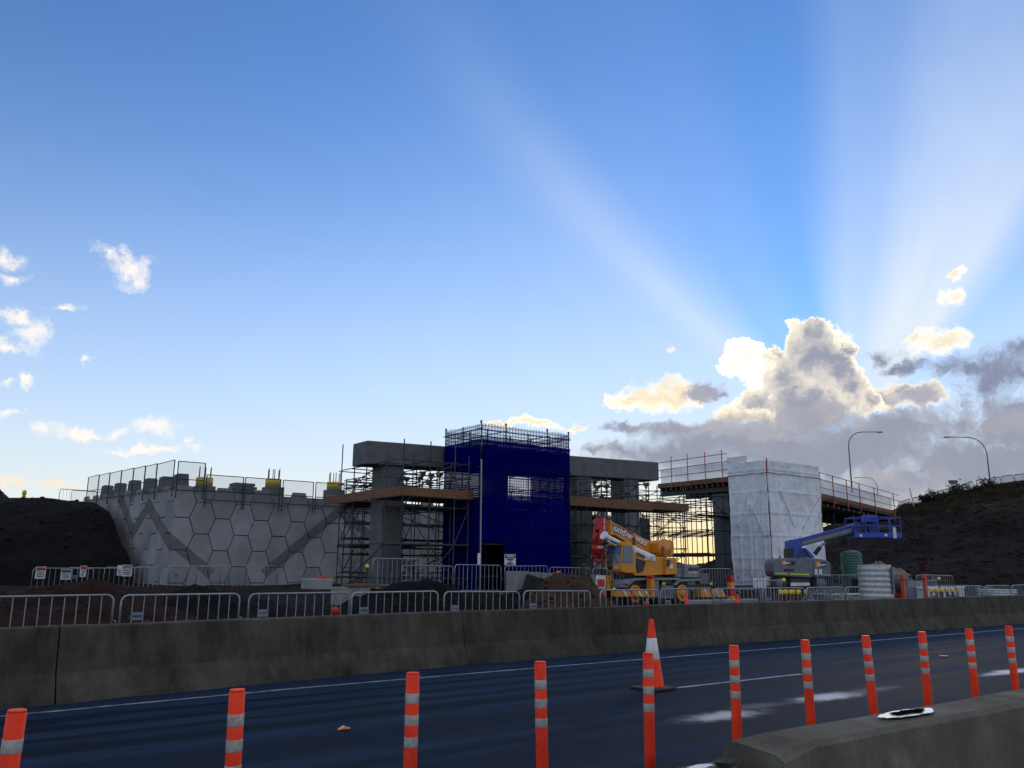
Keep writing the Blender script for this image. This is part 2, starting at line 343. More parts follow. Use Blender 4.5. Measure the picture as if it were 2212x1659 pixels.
# faceted wall panels: pale grey concrete, a zigzag band cast in a darker tone runs over the panels
ZIG_F, ZIG_S = [], []
def panel_mat(name, org, d, zig):
    m, b = new_mat(name)
    p = geo_pos(); x, y, z = sep(p)
    u = (x - org.x)*d.x + (y - org.y)*d.y
    band = None
    for (u0, z0, u1, z1, w) in zig:
        L = math.hypot(u1-u0, z1-z0); ux, uz = (u1-u0)/L, (z1-z0)/L
        al = (u-u0)*ux + (z-z0)*uz; ac = (u-u0)*(-uz) + (z-z0)*ux
        k = mth('LESS_THAN', mth('ABSOLUTE', ac), w) * mth('GREATER_THAN', al, -w*0.6) * mth('LESS_THAN', al, L + w*0.6)
        band = k if band is None else mth('MAXIMUM', band, k)
    n1 = nz(p, 0.8, 6, 0.6); n2 = nz(p, 14, 4, 0.7)
    oi = X.tree.nodes.new('ShaderNodeObjectInfo'); kk = 0.86 + X(oi.outputs['Random'])*0.26
    col = ramp(n1*0.7 + n2*0.3, [(0.32, (0.185, 0.19, 0.195)), (0.68, (0.32, 0.325, 0.33))])
    if band is not None: col = mixc(band*(0.55 + n2*0.4), col, (0.085, 0.085, 0.078))
    col = vmt('SCALE', col); X.tree.links.new(kk.k, col.k.node.inputs['Scale'])
    put(b.inputs['Base Color'], col); b.inputs['Roughness'].default_value = 0.9; b.inputs['Specular IOR Level'].default_value = 0.2
    bump(b, n2, 0.5, 0.02)
    return m

# ------------------------------------------------------------------ building blocks
def look(o, mat):
    if isinstance(mat, str): mat = MATS[mat]
    if not o.data.materials: o.data.materials.append(None)
    o.material_slots[0].link = 'OBJECT'; o.material_slots[0].material = mat
ORG = {}
def thing(name, label, cat, s=0, t=0, z=0, rot=ROT, group=None, pos=None, org=None):
    """an Empty at the base of a thing; its parts are given in absolute site coordinates (s, t, z) unless it is a prototype"""
    o = bpy.data.objects.new(name, None); COL.objects.link(o); o.empty_display_size = 0.1
    o.location = pos if pos is not None else W(s, t, z); o.rotation_euler = (0, 0, rot)
    o['label'] = label; o['category'] = cat
    if group: o['group'] = group
    ORG[o.name] = Vector(org if org is not None else (s, t, z))
    return o
def off(par): 
    return ORG.get(par.name, Vector((0, 0, 0))) if par else Vector((0, 0, 0))
def add(par, name, me, mat, mw=None):
    o = bpy.data.objects.new(name, me); COL.objects.link(o)
    if par: o.parent = par
    if mw is not None: o.matrix_basis = mw
    ORG[o.name] = off(par)
    look(o, mat)
    return o
def unit_cyl(n=8):
    bm = bmesh.new(); bmesh.ops.create_cone(bm, cap_ends=True, segments=n, radius1=1, radius2=1, depth=1)
    bmesh.ops.translate(bm, verts=bm.verts, vec=(0, 0, 0.5)); me = bpy.data.meshes.new('tube'); bm.to_mesh(me); bm.free()
    for p in me.polygons: p.use_smooth = len(p.vertices) == 4
    return me
def unit_box():
    bm = bmesh.new(); bmesh.ops.create_cube(bm, size=1); bmesh.ops.translate(bm, verts=bm.verts, vec=(0.5, 0.5, 0.5))
    me = bpy.data.meshes.new('box'); bm.to_mesh(me); bm.free(); return me
CYL = unit_cyl(8); CYL6 = unit_cyl(6); UBOX = unit_box()
def tube(par, name, p0, p1, r, mat, me=None):
    o_ = off(par); a = Vector(p0) - o_; c = Vector(p1) - o_; d = c - a
    q = d.to_track_quat('Z', 'Y').to_matrix().to_4x4()
    return add(par, name, me or CYL, mat, Matrix.Translation(a) @ q @ Matrix.Diagonal((r, r, d.length, 1)))
def box(par, name, p0, p1, mat, rz=0.0):
    o_ = off(par); a = Vector(p0) - o_; c = Vector(p1) - o_
    mn = Vector([min(a[i], c[i]) for i in range(3)]); d = Vector([abs(c[i]-a[i]) for i in range(3)])
    return add(par, name, UBOX, mat, Matrix.Translation(mn) @ Matrix.Rotation(rz, 4, 'Z') @ Matrix.Diagonal((*d, 1)))
class MB:
    """collects shapes into one mesh"""
    def __init__(s): s.bm = bmesh.new()
    def _cut(s, f): pass
    def box(s, p0, p1, bev=0.0):
        a = Vector(p0); c = Vector(p1); d = Vector([abs(c[i]-a[i]) for i in range(3)]); mid = (a+c)/2
        r = bmesh.ops.create_cube(s.bm, size=1, matrix=Matrix.Translation(mid) @ Matrix.Diagonal((*d, 1)))
        if bev:
            es = list({e for v in r['verts'] for e in v.link_edges})
            bmesh.ops.bevel(s.bm, geom=es, offset=bev, segments=2, affect='EDGES', profile=0.5)
        return s
    def tube(s, p0, p1, r, n=8, r2=None):
        a = Vector(p0); c = Vector(p1); d = c - a
        bmesh.ops.create_cone(s.bm, cap_ends=True, segments=n, radius1=r, radius2=r if r2 is None else r2, depth=d.length,
                              matrix=Matrix.Translation((a+c)/2) @ d.to_track_quat('Z', 'Y').to_matrix().to_4x4())
        return s
    def path(s, pts, r, n=8):
        rings = []; pts = [Vector(p) for p in pts]
        for i, p in enumerate(pts):
            d = (pts[min(i+1, len(pts)-1)] - pts[max(i-1, 0)]).normalized()
            ref = Vector((0, 1, 0)) if abs(d.y) < 0.9 else Vector((1, 0, 0))
            e1 = d.cross(ref).normalized(); e2 = d.cross(e1)
            rr = r[i] if isinstance(r, (list, tuple)) else r
            rings.append([s.bm.verts.new(p + (e1*math.cos(k*2*math.pi/n) + e2*math.sin(k*2*math.pi/n))*rr) for k in range(n)])
        for a, c in zip(rings, rings[1:]):
            for k in range(n):
                f = s.bm.faces.new((a[k], a[(k+1) % n], c[(k+1) % n], c[k])); f.smooth = True
        s.bm.faces.new(rings[0][::-1]); s.bm.faces.new(rings[-1])
        return s
    def prism(s, poly, t0, t1, bev=0.0):
        """polygon in (s, z) extruded from t0 to t1"""
        a = [s.bm.verts.new((x, t0, z)) for x, z in poly]; c = [s.bm.verts.new((x, t1, z)) for x, z in poly]; n = len(poly)
        fs = [s.bm.faces.new(a), s.bm.faces.new(c[::-1])] + [s.bm.faces.new((a[(i+1) % n], a[i], c[i], c[(i+1) % n])) for i in range(n)]
        if bev:
            es = list({e for f in fs for e in f.edges})
            bmesh.ops.bevel(s.bm, geom=es, offset=bev, segments=2, affect='EDGES', profile=0.5)
        return s
    def lathe(s, prof, c=(0, 0, 0), n=16, axis='Z'):
        rings = []
        for r, h in prof:
            rg = []
            for k in range(n):
                a = k*2*math.pi/n
                v = (r*math.cos(a), r*math.sin(a), h) if axis == 'Z' else (r*math.cos(a), h, r*math.sin(a))
                rg.append(s.bm.verts.new(Vector(v) + Vector(c)))
            rings.append(rg)
        for a, d in zip(rings, rings[1:]):
            for k in range(n):
                f = s.bm.faces.new((a[k], a[(k+1) % n], d[(k+1) % n], d[k])); f.smooth = True
        s.bm.faces.new(rings[0][::-1]); s.bm.faces.new(rings[-1])
        return s
    def build(s, par, name, mat):
        o_ = off(par)
        bmesh.ops.translate(s.bm, verts=s.bm.verts, vec=-o_)
        bmesh.ops.recalc_face_normals(s.bm, faces=s.bm.faces)
        me = bpy.data.meshes.new(name); s.bm.to_mesh(me); s.bm.free()
        return add(par, name, me, mat)
def copy_tree(o, par=None):
    c = o.copy(); COL.objects.link(c)
    if par: c.parent = par
    ORG[c.name] = ORG.get(o.name, Vector((0, 0, 0)))
    for ch in o.children: copy_tree(ch, c)
    return c
def struct(name, bm_or_me, mat, kind='structure', label=None):
    me = bm_or_me
    o = bpy.data.objects.new(name, me); COL.objects.link(o); look(o, mat); o['kind'] = kind
    if label: o['label'] = label
    return o
def text(par, name, string, p, size, mat, tilt=0.0, bold=0.0, shear=0.0, sx=1.0, yaw=0.0):
    cu = bpy.data.curves.new('lettering', 'FONT'); cu.body = string; cu.size = size; cu.offset = bold; cu.shear = shear; cu.extrude = 0.004
    ob = bpy.data.objects.new('lettering_tmp', cu); COL.objects.link(ob)
    dg = bpy.context.evaluated_depsgraph_get(); me = bpy.data.meshes.new_from_object(ob.evaluated_get(dg))
    bpy.data.objects.remove(ob); bpy.data.curves.remove(cu); me.name = name; me.materials.clear()
    q = Vector(p) - off(par)
    return add(par, name, me, mat, Matrix.Translation(q) @ Matrix.Rotation(yaw, 4, 'Z') @ Matrix.Rotation(-tilt, 4, 'Y') @ Matrix.Rotation(math.pi/2, 4, 'X') @ Matrix.Diagonal((sx, 1, 1, 1)))
ORD = ['first', 'second', 'third', 'fourth', 'fifth', 'sixth', 'seventh', 'eighth', 'ninth', 'tenth', 'eleventh', 'twelfth', 'thirteenth', 'fourteenth', 'fifteenth', 'sixteenth', 'seventeenth', 'eighteenth', 'nineteenth', 'twentieth']
def fbm(x, y, z=0.0, o=5): return noise.fractal(Vector((x, y, z)), 1.0, 2.0, o)
def lerp(a, b, k): return a + (b-a)*k
def smooth(x, a, b):
    k = max(0, min(1, (x-a)/(b-a))); return k*k*(3-2*k)
def poly_at(pts, x):
    if x <= pts[0][0]: return pts[0][1]
    for (a, b), (c, d) in zip(pts, pts[1:]):
        if x <= c: return lerp(b, d, (x-a)/(c-a))
    return pts[-1][1]

# ------------------------------------------------------------------ the setting
TB = [(-14, 8.6), (-6, 10.2), (1.3, 11.55), (5, 12.15), (8.4, 12.5), (15, 12.78), (30, 12.75), (60, 12.4), (120, 11.0)]     # foot of the far barrier
def gz(s, t):
    return poly_at([(16.5, 0), (17.5, 0.03), (22.5, 0.22), (27, 0.58), (31, 0.8), (60, 0.8), (4000, 0.2)], t)
def grid_mesh(name, ss, ts, fz, mat, kind='structure'):
    bm = bmesh.new(); V = [[bm.verts.new(W(s, t, fz(s, t))) for s in ss] for t in ts]
    for j in range(len(ts)-1):
        for i in range(len(ss)-1):
            f = bm.faces.new((V[j][i], V[j][i+1], V[j+1][i+1], V[j+1][i])); f.smooth = True
    me = bpy.data.meshes.new(name); bm.to_mesh(me); bm.free()
    return struct(name, me, mat, kind)
def frange(a, b, n): return [a + (b-a)*i/n for i in range(n+1)]
ss = [-3000, -800, -200, -80, -40] + frange(-25, 75, 200) + [90, 130, 200, 400, 1000, 3000]
ts = [-3000, -300, -60, -20, 0, 8] + frange(11, 62, 130) + [75, 100, 150, 300, 800, 3000]
def gfz(s, t):
    z = gz(s, t)
    if t < 13: return -0.06
    k = smooth(t, 13, 15) * (1 if (-26 < s < 76 and t < 63) else 0)
    return z - 0.03 + k*(fbm(s*0.5, t*0.5)*0.09 + fbm(s*1.8, t*1.8, 3)*0.03)
grid_mesh('ground', ss, ts, gfz, 'ground')
# road: bends gently with the barrier
rs = [-60, -30] + frange(-20, 60, 80) + [90, 120]
bm = bmesh.new(); prev = None
for s in rs:
    tb = poly_at(TB, s) + 0.9
    row = [bm.verts.new(W(s, t, 0.0)) for t in (-8, 2, 5, 8, tb)]
    if prev:
        for k in range(4): bm.faces.new((prev[k], row[k], row[k+1], prev[k+1]))
    prev = row
me = bpy.data.meshes.new('road'); bm.to_mesh(me); bm.free()
road = struct('road', me, 'asphalt')
TL = [(-14, 9.1), (-6, 10.1), (1.3, 11.08), (4.8, 11.38), (9.5, 11.52), (27.5, 11.66), (60, 11.3), (100, 10)]
def strip(name, pts, w, z, mat, jag=0.0):
    bm = bmesh.new(); prev = None
    for s, t in pts:
        ja = (fbm(s*3, t, 9)*jag, fbm(s*3, t+7, 9)*jag)
        r = [bm.verts.new(W(s, t-w/2+ja[0], z)), bm.verts.new(W(s, t+w/2+ja[1], z))]
        if prev: bm.faces.new((prev[0], r[0], r[1], prev[1]))
        prev = r
    me = bpy.data.meshes.new(name); bm.to_mesh(me); bm.free()
    o = bpy.data.objects.new(name, me); COL.objects.link(o); o.parent = road; look(o, mat); return o
strip('edge_line', [(s, poly_at(TL, s)) for s in frange(-8, 60, 136)], 0.09, 0.004, 'paint_white', 0.012)
strip('lane_line', [(s, 8.53) for s in frange(9.2, 12.1, 30)], 0.085, 0.004, 'paint_white', 0.01)
strip('lane_line', [(s, 8.50) for s in frange(21.0, 24.0, 20)], 0.085, 0.004, 'paint_white', 0.01)
strip('lane_line', [(s, 8.1) for s in frange(-2.8, 0.2, 20)], 0.085, 0.004, 'paint_white', 0.01)

# hillside to the right, seen under and beyond the falsework
SKYL = [(1500, 1222), (1620, 1205), (1740, 1165), (1830, 1124), (1935, 1108), (1990, 1094), (2060, 1075), (2141, 1058), (2212, 1045), (2400, 1020), (2800, 1010)]
CR = []
for px, py in SKYL:
    d = ray(px, py); k = 135.0/d.y; CR.append((d.x/d.y, CAMZ + d.z*k))
def hill_z(x, y):
    zc = poly_at(CR, x/y); k = (y-62)/73.0
    if k <= 0: return 0.5
    g = k if k < 1 else 1 + (k-1)*0.05
    g = 1-(1-min(g, 1))**1.55 if g < 1 else g
    return 0.5 + (zc-0.5)*g + (fbm(x*0.09, y*0.09)*1.1 + fbm(x*0.35, y*0.35, 5)*0.5)*smooth(k, 0, 0.3)*(1-smooth(k, 0.8, 1.0)*0.75)
bm = bmesh.new(); V = []
xr = [0.16 + i*0.006 for i in range(150)]; yr = frange(58, 150, 92) + [170, 220, 400]
for y in yr: V.append([bm.verts.new((k*y, y, hill_z(k*y, y) - (0.7 if y < 62 else 0))) for k in xr])
for j in range(len(yr)-1):
    for i in range(len(xr)-1): bm.faces.new((V[j][i], V[j][i+1], V[j+1][i+1], V[j+1][i])).smooth = True
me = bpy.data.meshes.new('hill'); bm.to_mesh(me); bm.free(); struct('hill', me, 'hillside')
# fill behind the panelled wall, spilling down to the left of it
WS, WT = 10.78, 41.0                                       # near corner of the wall
def emb_z(s, t):
    e = fbm(s*0.22, t*0.22)*0.5 + fbm(s*0.9, t*0.9, 4)*0.16
    toe = 42.3 + (11-s)*0.07
    k = (t - toe + e*1.6)/9.0
    z = 0.5 + 4.6*(1-(1-max(0, min(1, k)))**1.7)
    return min(z + e*0.25*smooth(k, 0, 0.5), 5.05 if s > 8.6 else 5.6)
ss = frange(-45, 9.0, 108) + [9.6, 10.0]; ts = frange(41.3, 75, 84) + [90]
bm = bmesh.new(); V = [[bm.verts.new(W(s - 0.085*(t-41)*smooth(s, 2, 9), t, emb_z(s, t))) for s in ss] for t in ts]
for j in range(len(ts)-1):
    for i in range(len(ss)-1): bm.faces.new((V[j][i], V[j][i+1], V[j+1][i+1], V[j+1][i])).smooth = True
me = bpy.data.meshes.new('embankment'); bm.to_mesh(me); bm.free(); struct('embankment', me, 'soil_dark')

# ------------------------------------------------------------------ concrete barriers
PROF = [(-0.02, 0.0), (0.0, 0.06), (0.06, 0.20), (0.14, 0.34), (0.20, 0.86), (0.23, 0.88), (0.41, 0.88), (0.44, 0.86), (0.50, 0.34), (0.58, 0.20), (0.64, 0.06), (0.66, 0.0)]
def barrier(label, s0, s1, tf, h=1.0, wob=0.02, group=None, lift=0.0, chip=None, wide=1.0):
    n = max(6, int((s1-s0)/0.25)); sm = (s0+s1)/2; t0 = tf(sm)
    th = thing('concrete_barrier', label, 'barrier', sm, t0, 0.0, group=group)
    bm = bmesh.new(); rings = []
    for i in range(n+1):
        s = lerp(s0, s1, i/n); tt = tf(s)
        rg = []
        for (a, z) in PROF:
            e = fbm(s*1.3, a*3, z*3)*wob + fbm(s*6, a*9, z*9)*wob*0.5
            sx = s + (fbm(s0*3+a*4, z*5)*0.010 if i in (0, n) else 0)
            zz = z*h + lift
            if chip and i == chip[0] and z > 0.5: zz -= chip[1]*abs(fbm(a*9, 2.2)+0.4); sx += chip[2]
            rg.append(bm.verts.new(Vector((sx, tt + a*wide + (e if z > 0 else 0), max(0.0, zz + e*0.5))) - ORG[th.name]))
        rings.append(rg)
    for a, c in zip(rings, rings[1:]):
        for k in range(len(PROF)-1): bm.faces.new((a[k], c[k], c[k+1], a[k+1])).smooth = False
    bm.faces.new(rings[0]); bm.faces.new(rings[-1][::-1])
    bmesh.ops.recalc_face_normals(bm, faces=bm.faces)
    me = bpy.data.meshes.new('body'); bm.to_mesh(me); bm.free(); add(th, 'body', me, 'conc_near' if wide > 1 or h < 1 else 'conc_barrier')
    return th
tfar = lambda s: poly_at(TB, s)
JT = [-4.6, 1.92, 8.36, 15.02, 20.85, 27.0, 33.2, 39.6, 46.0]
BN = ['leftmost dark concrete road barrier section, running out of the left edge', 'longest concrete road barrier section on the left beyond the asphalt',
      'concrete road barrier section below the mound of brown soil', 'concrete road barrier section in front of the yellow crane and the white wrap',
      'concrete road barrier section below the upright corrugated pipe', 'concrete road barrier section at the right edge, below the low pipe',
      'far concrete road barrier section, beyond the right edge', 'farthest concrete road barrier section']
for i in range(6):
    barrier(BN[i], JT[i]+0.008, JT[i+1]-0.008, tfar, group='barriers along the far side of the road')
nb = lambda s: 2.05
nearb = barrier('near concrete barrier with white paint ring on its top, lower right', 3.10, 9.2, nb, 1.0, 0.008, chip=(0, 0.04, 0.03), wide=1.3)
nb2 = barrier('low chipped concrete barrier end at the bottom edge, left of near barrier', -3.0, 3.06, lambda s: 2.06, 0.915, 0.012, chip=(24, 0.05, 0.0), wide=1.3)
def flat_part(par, name, pts, z, mat):
    o_ = off(par); bm = bmesh.new()
    f = bm.faces.new([bm.verts.new(Vector((s, t, z)) - o_) for s, t in pts])
    bmesh.ops.triangulate(bm, faces=[f]); me = bpy.data.meshes.new(name); bm.to_mesh(me); bm.free(); return add(par, name, me, mat)
c_ = (at_t(1958, 1550, 2.47)[0], 0)
def blob_ring(c, rs, rt, n=28, j=0.12, seed=0, rot=0.0):
    return [(c[0] + rs*math.cos(a)*(1+fbm(math.cos(a)*2, math.sin(a)*2, seed)*j), c[1] + rt*math.sin(a)*(1+fbm(math.cos(a)*2, math.sin(a)*2, seed+4)*j)) for a in [k*2*math.pi/n for k in range(n)]]
flat_part(nearb, 'paint_ring', blob_ring((c_[0], 2.465), 0.25, 0.07, j=0.35), 0.893, 'white')
flat_part(nearb, 'dark_patch', blob_ring((c_[0]+0.01, 2.465), 0.15, 0.04, seed=3, j=0.6), 0.898, 'mark_black')
flat_part(nb2, 'paint_mark', blob_ring((2.83, 2.5), 0.07, 0.03, seed=5, j=0.7), 0.818, 'white')
def rock(name, label, s, t, z, r, mat='stone', sq=0.6, cat='stone', group=None, seed=1):
    bm = bmesh.new(); bmesh.ops.create_icosphere(bm, subdivisions=2, radius=1)
    for v in bm.verts:
        k = 1 + fbm(v.co.x*1.6+seed*3.1, v.co.y*1.6, v.co.z*1.6)*0.45
        v.co = Vector((v.co.x*r*k*1.3, v.co.y*r*k, v.co.z*r*k*sq))
    me = bpy.data.meshes.new(name); bm.to_mesh(me); bm.free()
    o = bpy.data.objects.new(name, me); COL.objects.link(o); look(o, mat); o.location = W(s, t, z + r*sq*0.6); o.rotation_euler = (0, 0, seed)
    o['label'] = label; o['category'] = cat
    if group: o['group'] = group
    return o
rock('stone', 'flat grey stone lying on the low chipped barrier end at bottom', 2.98, 2.5, 0.805, 0.045, 'conc_barrier', 0.3)
s_, t_ = at_z(742, 1577, 0)
lt = thing('crushed_carton', 'crushed orange and cream carton lying on the wet asphalt', 'litter', s_, t_, 0)
mb = MB(); mb.prism([(s_-0.06, 0.006), (s_+0.055, 0.006), (s_+0.065, 0.02), (s_+0.01, 0.033), (s_-0.045, 0.022)], t_-0.03, t_+0.03, 0.006); mb.build(lt, 'body', 'orange_light')
mb = MB(); mb.prism([(s_-0.03, 0.026), (s_+0.01, 0.036), (s_+0.03, 0.03), (s_+0.0, 0.04)], t_-0.02, t_+0.02); mb.build(lt, 'flap', 'white_dirty')
s_, t_ = at_z(2028, 1419, 0)
lf = flat_part(None, 'paper_scrap', [(0, 0), (0.18, -0.03), (0.2, 0.06), (0.06, 0.08)], 0.0, 'orange_light'); lf.location = W(s_, t_, 0.02); lf['label'] = 'torn orange paper scrap on the road beyond the posts at right'; lf['category'] = 'litter'

# ------------------------------------------------------------------ lane posts and cone
def make_post():
    p = thing('lane_post', '', 'post', group='orange flexible posts along the lane')
    MB().lathe([(0.155, 0.0), (0.155, 0.018), (0.13, 0.045), (0.06, 0.06), (0.05, 0.075)], n=20).build(p, 'foot', 'rubber')
    MB().lathe([(0.038, 0.05), (0.040, 0.3), (0.0395, 0.985), (0.036, 0.992)], n=18).build(p, 'tube', 'orange')
    for z0 in (0.855, 0.735, 0.615): MB().lathe([(0.0408, z0-0.028), (0.0412, z0-0.026), (0.0412, z0+0.026), (0.0408, z0+0.028)], n=18).build(p, 'reflective_band', 'reflect')
    MB().lathe([(0.0385, 0.99), (0.036, 1.0), (0.02, 0.998)], n=18).build(p, 'cap', 'orange')
    return p
PP = [(0.55, 4.32), (1.57, 4.41), (2.64, 4.53), (3.69, 4.61), (4.71, 4.65), (5.78, 4.72), (6.82, 4.74), (7.79, 4.71), (8.83, 4.74), (9.73, 4.69), (10.66, 4.68)]
PL = ['orange lane post with grey bands, cut by the left edge', 'orange lane post with grey bands, second from the left edge', 'orange lane post in front of the longest barrier section, third from left',
      'orange lane post standing left of the traffic cone, alone on asphalt', 'orange lane post standing directly in front of the traffic cone', 'orange lane post just right of the traffic cone, above the barrier end',
      'orange lane post in front of the white powder patch', 'orange lane post to the right of the middle powder patch', 'orange lane post, third from the right edge', 'orange lane post, second from the right edge', 'orange lane post, rightmost and smallest of the row']
post = make_post()
for i, ((s, t), l) in enumerate(zip(PP, PL)):
    o = post if i == 0 else copy_tree(post)
    o.location = W(s, t, 0.0); o['label'] = l
    o.rotation_euler = (R_(random.uniform(-1.2, 1.2)), R_(random.uniform(-1.6, 1.6)), random.uniform(0, 6))
cs_, ct_ = at_z(1411, 1489, 0)
c = thing('traffic_cone', 'orange traffic cone with wide white band and black base on the road', 'cone', cs_, ct_, 0)
o3 = Vector((cs_, ct_, 0))
MB().box((cs_-0.23, ct_-0.23, 0.004), (cs_+0.23, ct_+0.23, 0.035), 0.012).build(c, 'base', 'rubber')
H = 0.93
MB().lathe([(0.155, 0.035), (0.15, 0.05), (0.032, H-0.01), (0.03, H), (0.015, H+0.004)], c=o3, n=24).build(c, 'body', 'orange')
r_at = lambda z: 0.15 + (0.032-0.15)*(z-0.05)/(H-0.06)
MB().lathe([(r_at(0.40)+0.001, 0.40), (r_at(0.40)+0.003, 0.402), (r_at(0.68)+0.003, 0.678), (r_at(0.68)+0.001, 0.68)], c=o3, n=24).build(c, 'reflective_band', 'cone_white')

# ------------------------------------------------------------------ crowd barriers
def make_panel(kind):
    p = thing('crowd_barrier', '', 'fence panel')
    Lp, r = 2.16, 0.12
    pts = [(0, 0, 0.06), (0, 0, 1.1-r)] + [(r-r*math.cos(a), 0, 1.1-r+r*math.sin(a)) for a in (0.4, 0.8, 1.2)] + [(r, 0, 1.1), (Lp-r, 0, 1.1)] + \
          [(Lp-r+r*math.sin(a), 0, 1.1-r+r*math.cos(a)) for a in (0.4, 0.8, 1.2)] + [(Lp, 0, 1.1-r), (Lp, 0, 0.06)]
    thick = 3.0 if kind == 3 else 1.0
    mb = MB(); mb.path(pts, 0.019*thick, 8); mb.tube((0, 0, 0.16), (Lp, 0, 0.16), 0.015*thick); mb.build(p, 'frame', 'galv' if kind != 3 else 'grey_dark')
    nb_ = 10
    for k in range(nb_): tube(p, 'bar', (Lp*(k+1)/(nb_+1), 0, 0.16), (Lp*(k+1)/(nb_+1), 0, 1.09), 0.0095*thick, 'galv' if kind != 3 else 'grey_dark', CYL6)
    for x in (0.12, Lp-0.12): MB().path([(x, -0.28, 0.02), (x, -0.26, 0.06), (x, 0, 0.10), (x, 0.26, 0.06), (x, 0.28, 0.02)], 0.016, 6).build(p, 'foot', 'galv')
    MB().path([(Lp, 0, 0.55), (Lp+0.06, 0, 0.56), (Lp+0.065, 0, 0.64), (Lp+0.03, 0, 0.66)], 0.010, 6).tube((Lp, 0, 0.5), (Lp+0.07, 0, 0.5), 0.012).build(p, 'hook', 'galv')
    if kind in (1, 2):
        a, b2 = Lp*(1)/(nb_+1), Lp*2/(nb_+1)
        sp = MB().box((a-0.01, -0.016, 0.66), (b2+0.01, -0.010, 0.80)).build(p, 'plate', 'grey_light')
        MB().box((a+0.02, -0.020, 0.715), (b2-0.02, -0.017, 0.745)).build(sp, 'printed_stripe', 'blue_dark' if kind == 1 else 'grey_dark')
    return p
PAN = {k: make_panel(k) for k in (0, 1, 2, 3)}
USED = set()
def panel(kind, s, t, z, label, group, ang=0.0, tilt=0.0):
    if kind in USED: o = copy_tree(PAN[kind])
    else: o = PAN[kind]; USED.add(kind)
    o.location = W(s, t, z); o.rotation_euler = (R_(tilt), R_(random.uniform(-0.7, 0.7)), ROT + ang); o['label'] = label; o['group'] = group
    return o
G1 = 'crowd barriers in the front row behind the road barrier'
FS = [1.36, 3.67, 6.02, 8.25, 10.54, 12.84, 15.32, 17.58, 19.88, 22.16, 24.40, 26.66, 32.0, 34.3, 36.6, 38.9, 41.2, 43.5]
FD = ['cut by the left edge of the picture', 'wholly seen, second from the left edge', 'in front of the panelled wall, third from left', 'in front of the grey scaffold, with dry weeds behind', 'below the left part of the blue net',
      'in front of the mound of brown soil', 'in front of the crane bumper', 'in front of the crane rear wheel', 'in front of the striped rear outrigger', 'in front of the white wrapped tower foot', 'in front of the stakes with yellow caps',
      'in front of the stack of galvanised planks', 'just right of the upright corrugated pipe', 'in front of the dark open bin', 'in front of the white container boxes', 'second left of the low corrugated pipe', 'in front of the low corrugated pipe', 'at the right edge of the picture']
for i, s in enumerate(FS):
    panel(0 if i in (6, 10, 13, 16) else (1 if i % 2 else 2), s, 16.8 + random.uniform(-0.05, 0.05), gz(s, 16.8)-0.02, 'front row crowd barrier ' + FD[i], G1, R_(random.uniform(-1.2, 1.2)))
def reflector(x, y, lab):
    s, t = at_z(x, y, 1.0); s, z = at_t(x, y, poly_at(TB, at_t(x, y, 12.6)[0]) + 0.33); t = poly_at(TB, s) + 0.33
    q = thing('reflector', 'round red reflector on ' + lab, 'reflector', s, t, 0.87, group='red reflectors on the far barrier')
    MB().box((s-0.02, t-0.01, 0.86), (s+0.02, t+0.01, z-0.04), 0.004).build(q, 'stem', 'red_dull')
    MB().lathe([(0.01, -0.014), (0.062, -0.012), (0.065, 0.0), (0.062, 0.012), (0.01, 0.014)], c=(s, t, z), n=16, axis='Y').build(q, 'disc', 'red')
reflector(724, 1319, 'the barrier top left of the blue net'); reflector(1397, 1305, 'the barrier top below the crane'); reflector(1704, 1303, 'the barrier top by the capped stakes'); reflector(2092, 1299, 'the barrier top at far right')

# ------------------------------------------------------------------ soil heaps
CLODS = []; crnd = random.Random(77)
def mound(label, cs, ct, rs_, rt_, h, mat, seed, z0=None, rough=1.0, name='soil_mound'):
    z0 = gz(cs, ct)-0.06 if z0 is None else z0
    th = bpy.data.objects.new(name, None)
    bm = bmesh.new(); n = 44; V = []
    for j in range(n+1):
        row = []
        for i in range(n+1):
            a = -1+2*i/n; c2 = -1+2*j/n; rr = math.sqrt(a*a+c2*c2)
            k = (0.5+0.5*math.cos(math.pi*min(1.0, rr)))**0.8
            e = fbm(a*2+seed*7, c2*2, seed)*0.35*rough + fbm(a*6+seed, c2*6, seed)*0.16*rough + fbm(a*16, c2*16, seed)*0.06*rough
            zz_ = h*k*(1+e) if k > 0 else -0.05
            row.append(bm.verts.new((a*rs_, c2*rt_, zz_)))
            if zz_ > 0.03 and crnd.random() < 0.10: CLODS.append((W(cs, ct, z0 + zz_) + SU*(a*rs_) + SV*(c2*rt_), crnd.uniform(0.02, 0.075)))
        V.append(row)
    for j in range(n):
        for i in range(n): bm.faces.new((V[j][i], V[j][i+1], V[j+1][i+1], V[j+1][i])).smooth = True
    me = bpy.data.meshes.new(name); bm.to_mesh(me); bm.free(); bpy.data.objects.remove(th)
    o = bpy.data.objects.new(name, me); COL.objects.link(o); look(o, mat); o.location = W(cs, ct, z0); o.rotation_euler = (0, 0, ROT)
    o['label'] = label; o['category'] = 'soil mound'; o['group'] = 'heaps of soil on the site'
    return o
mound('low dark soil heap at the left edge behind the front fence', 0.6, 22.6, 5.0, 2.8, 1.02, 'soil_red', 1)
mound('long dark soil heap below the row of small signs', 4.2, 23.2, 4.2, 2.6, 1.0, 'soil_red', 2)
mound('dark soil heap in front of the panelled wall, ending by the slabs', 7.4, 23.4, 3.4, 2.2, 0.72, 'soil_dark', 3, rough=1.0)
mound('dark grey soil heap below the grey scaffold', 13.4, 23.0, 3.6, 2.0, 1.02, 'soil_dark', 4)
mound('low dark grey soil heap below the blue netted tower', 16.6, 21.6, 2.6, 2.0, 0.72, 'soil_dark', 5)
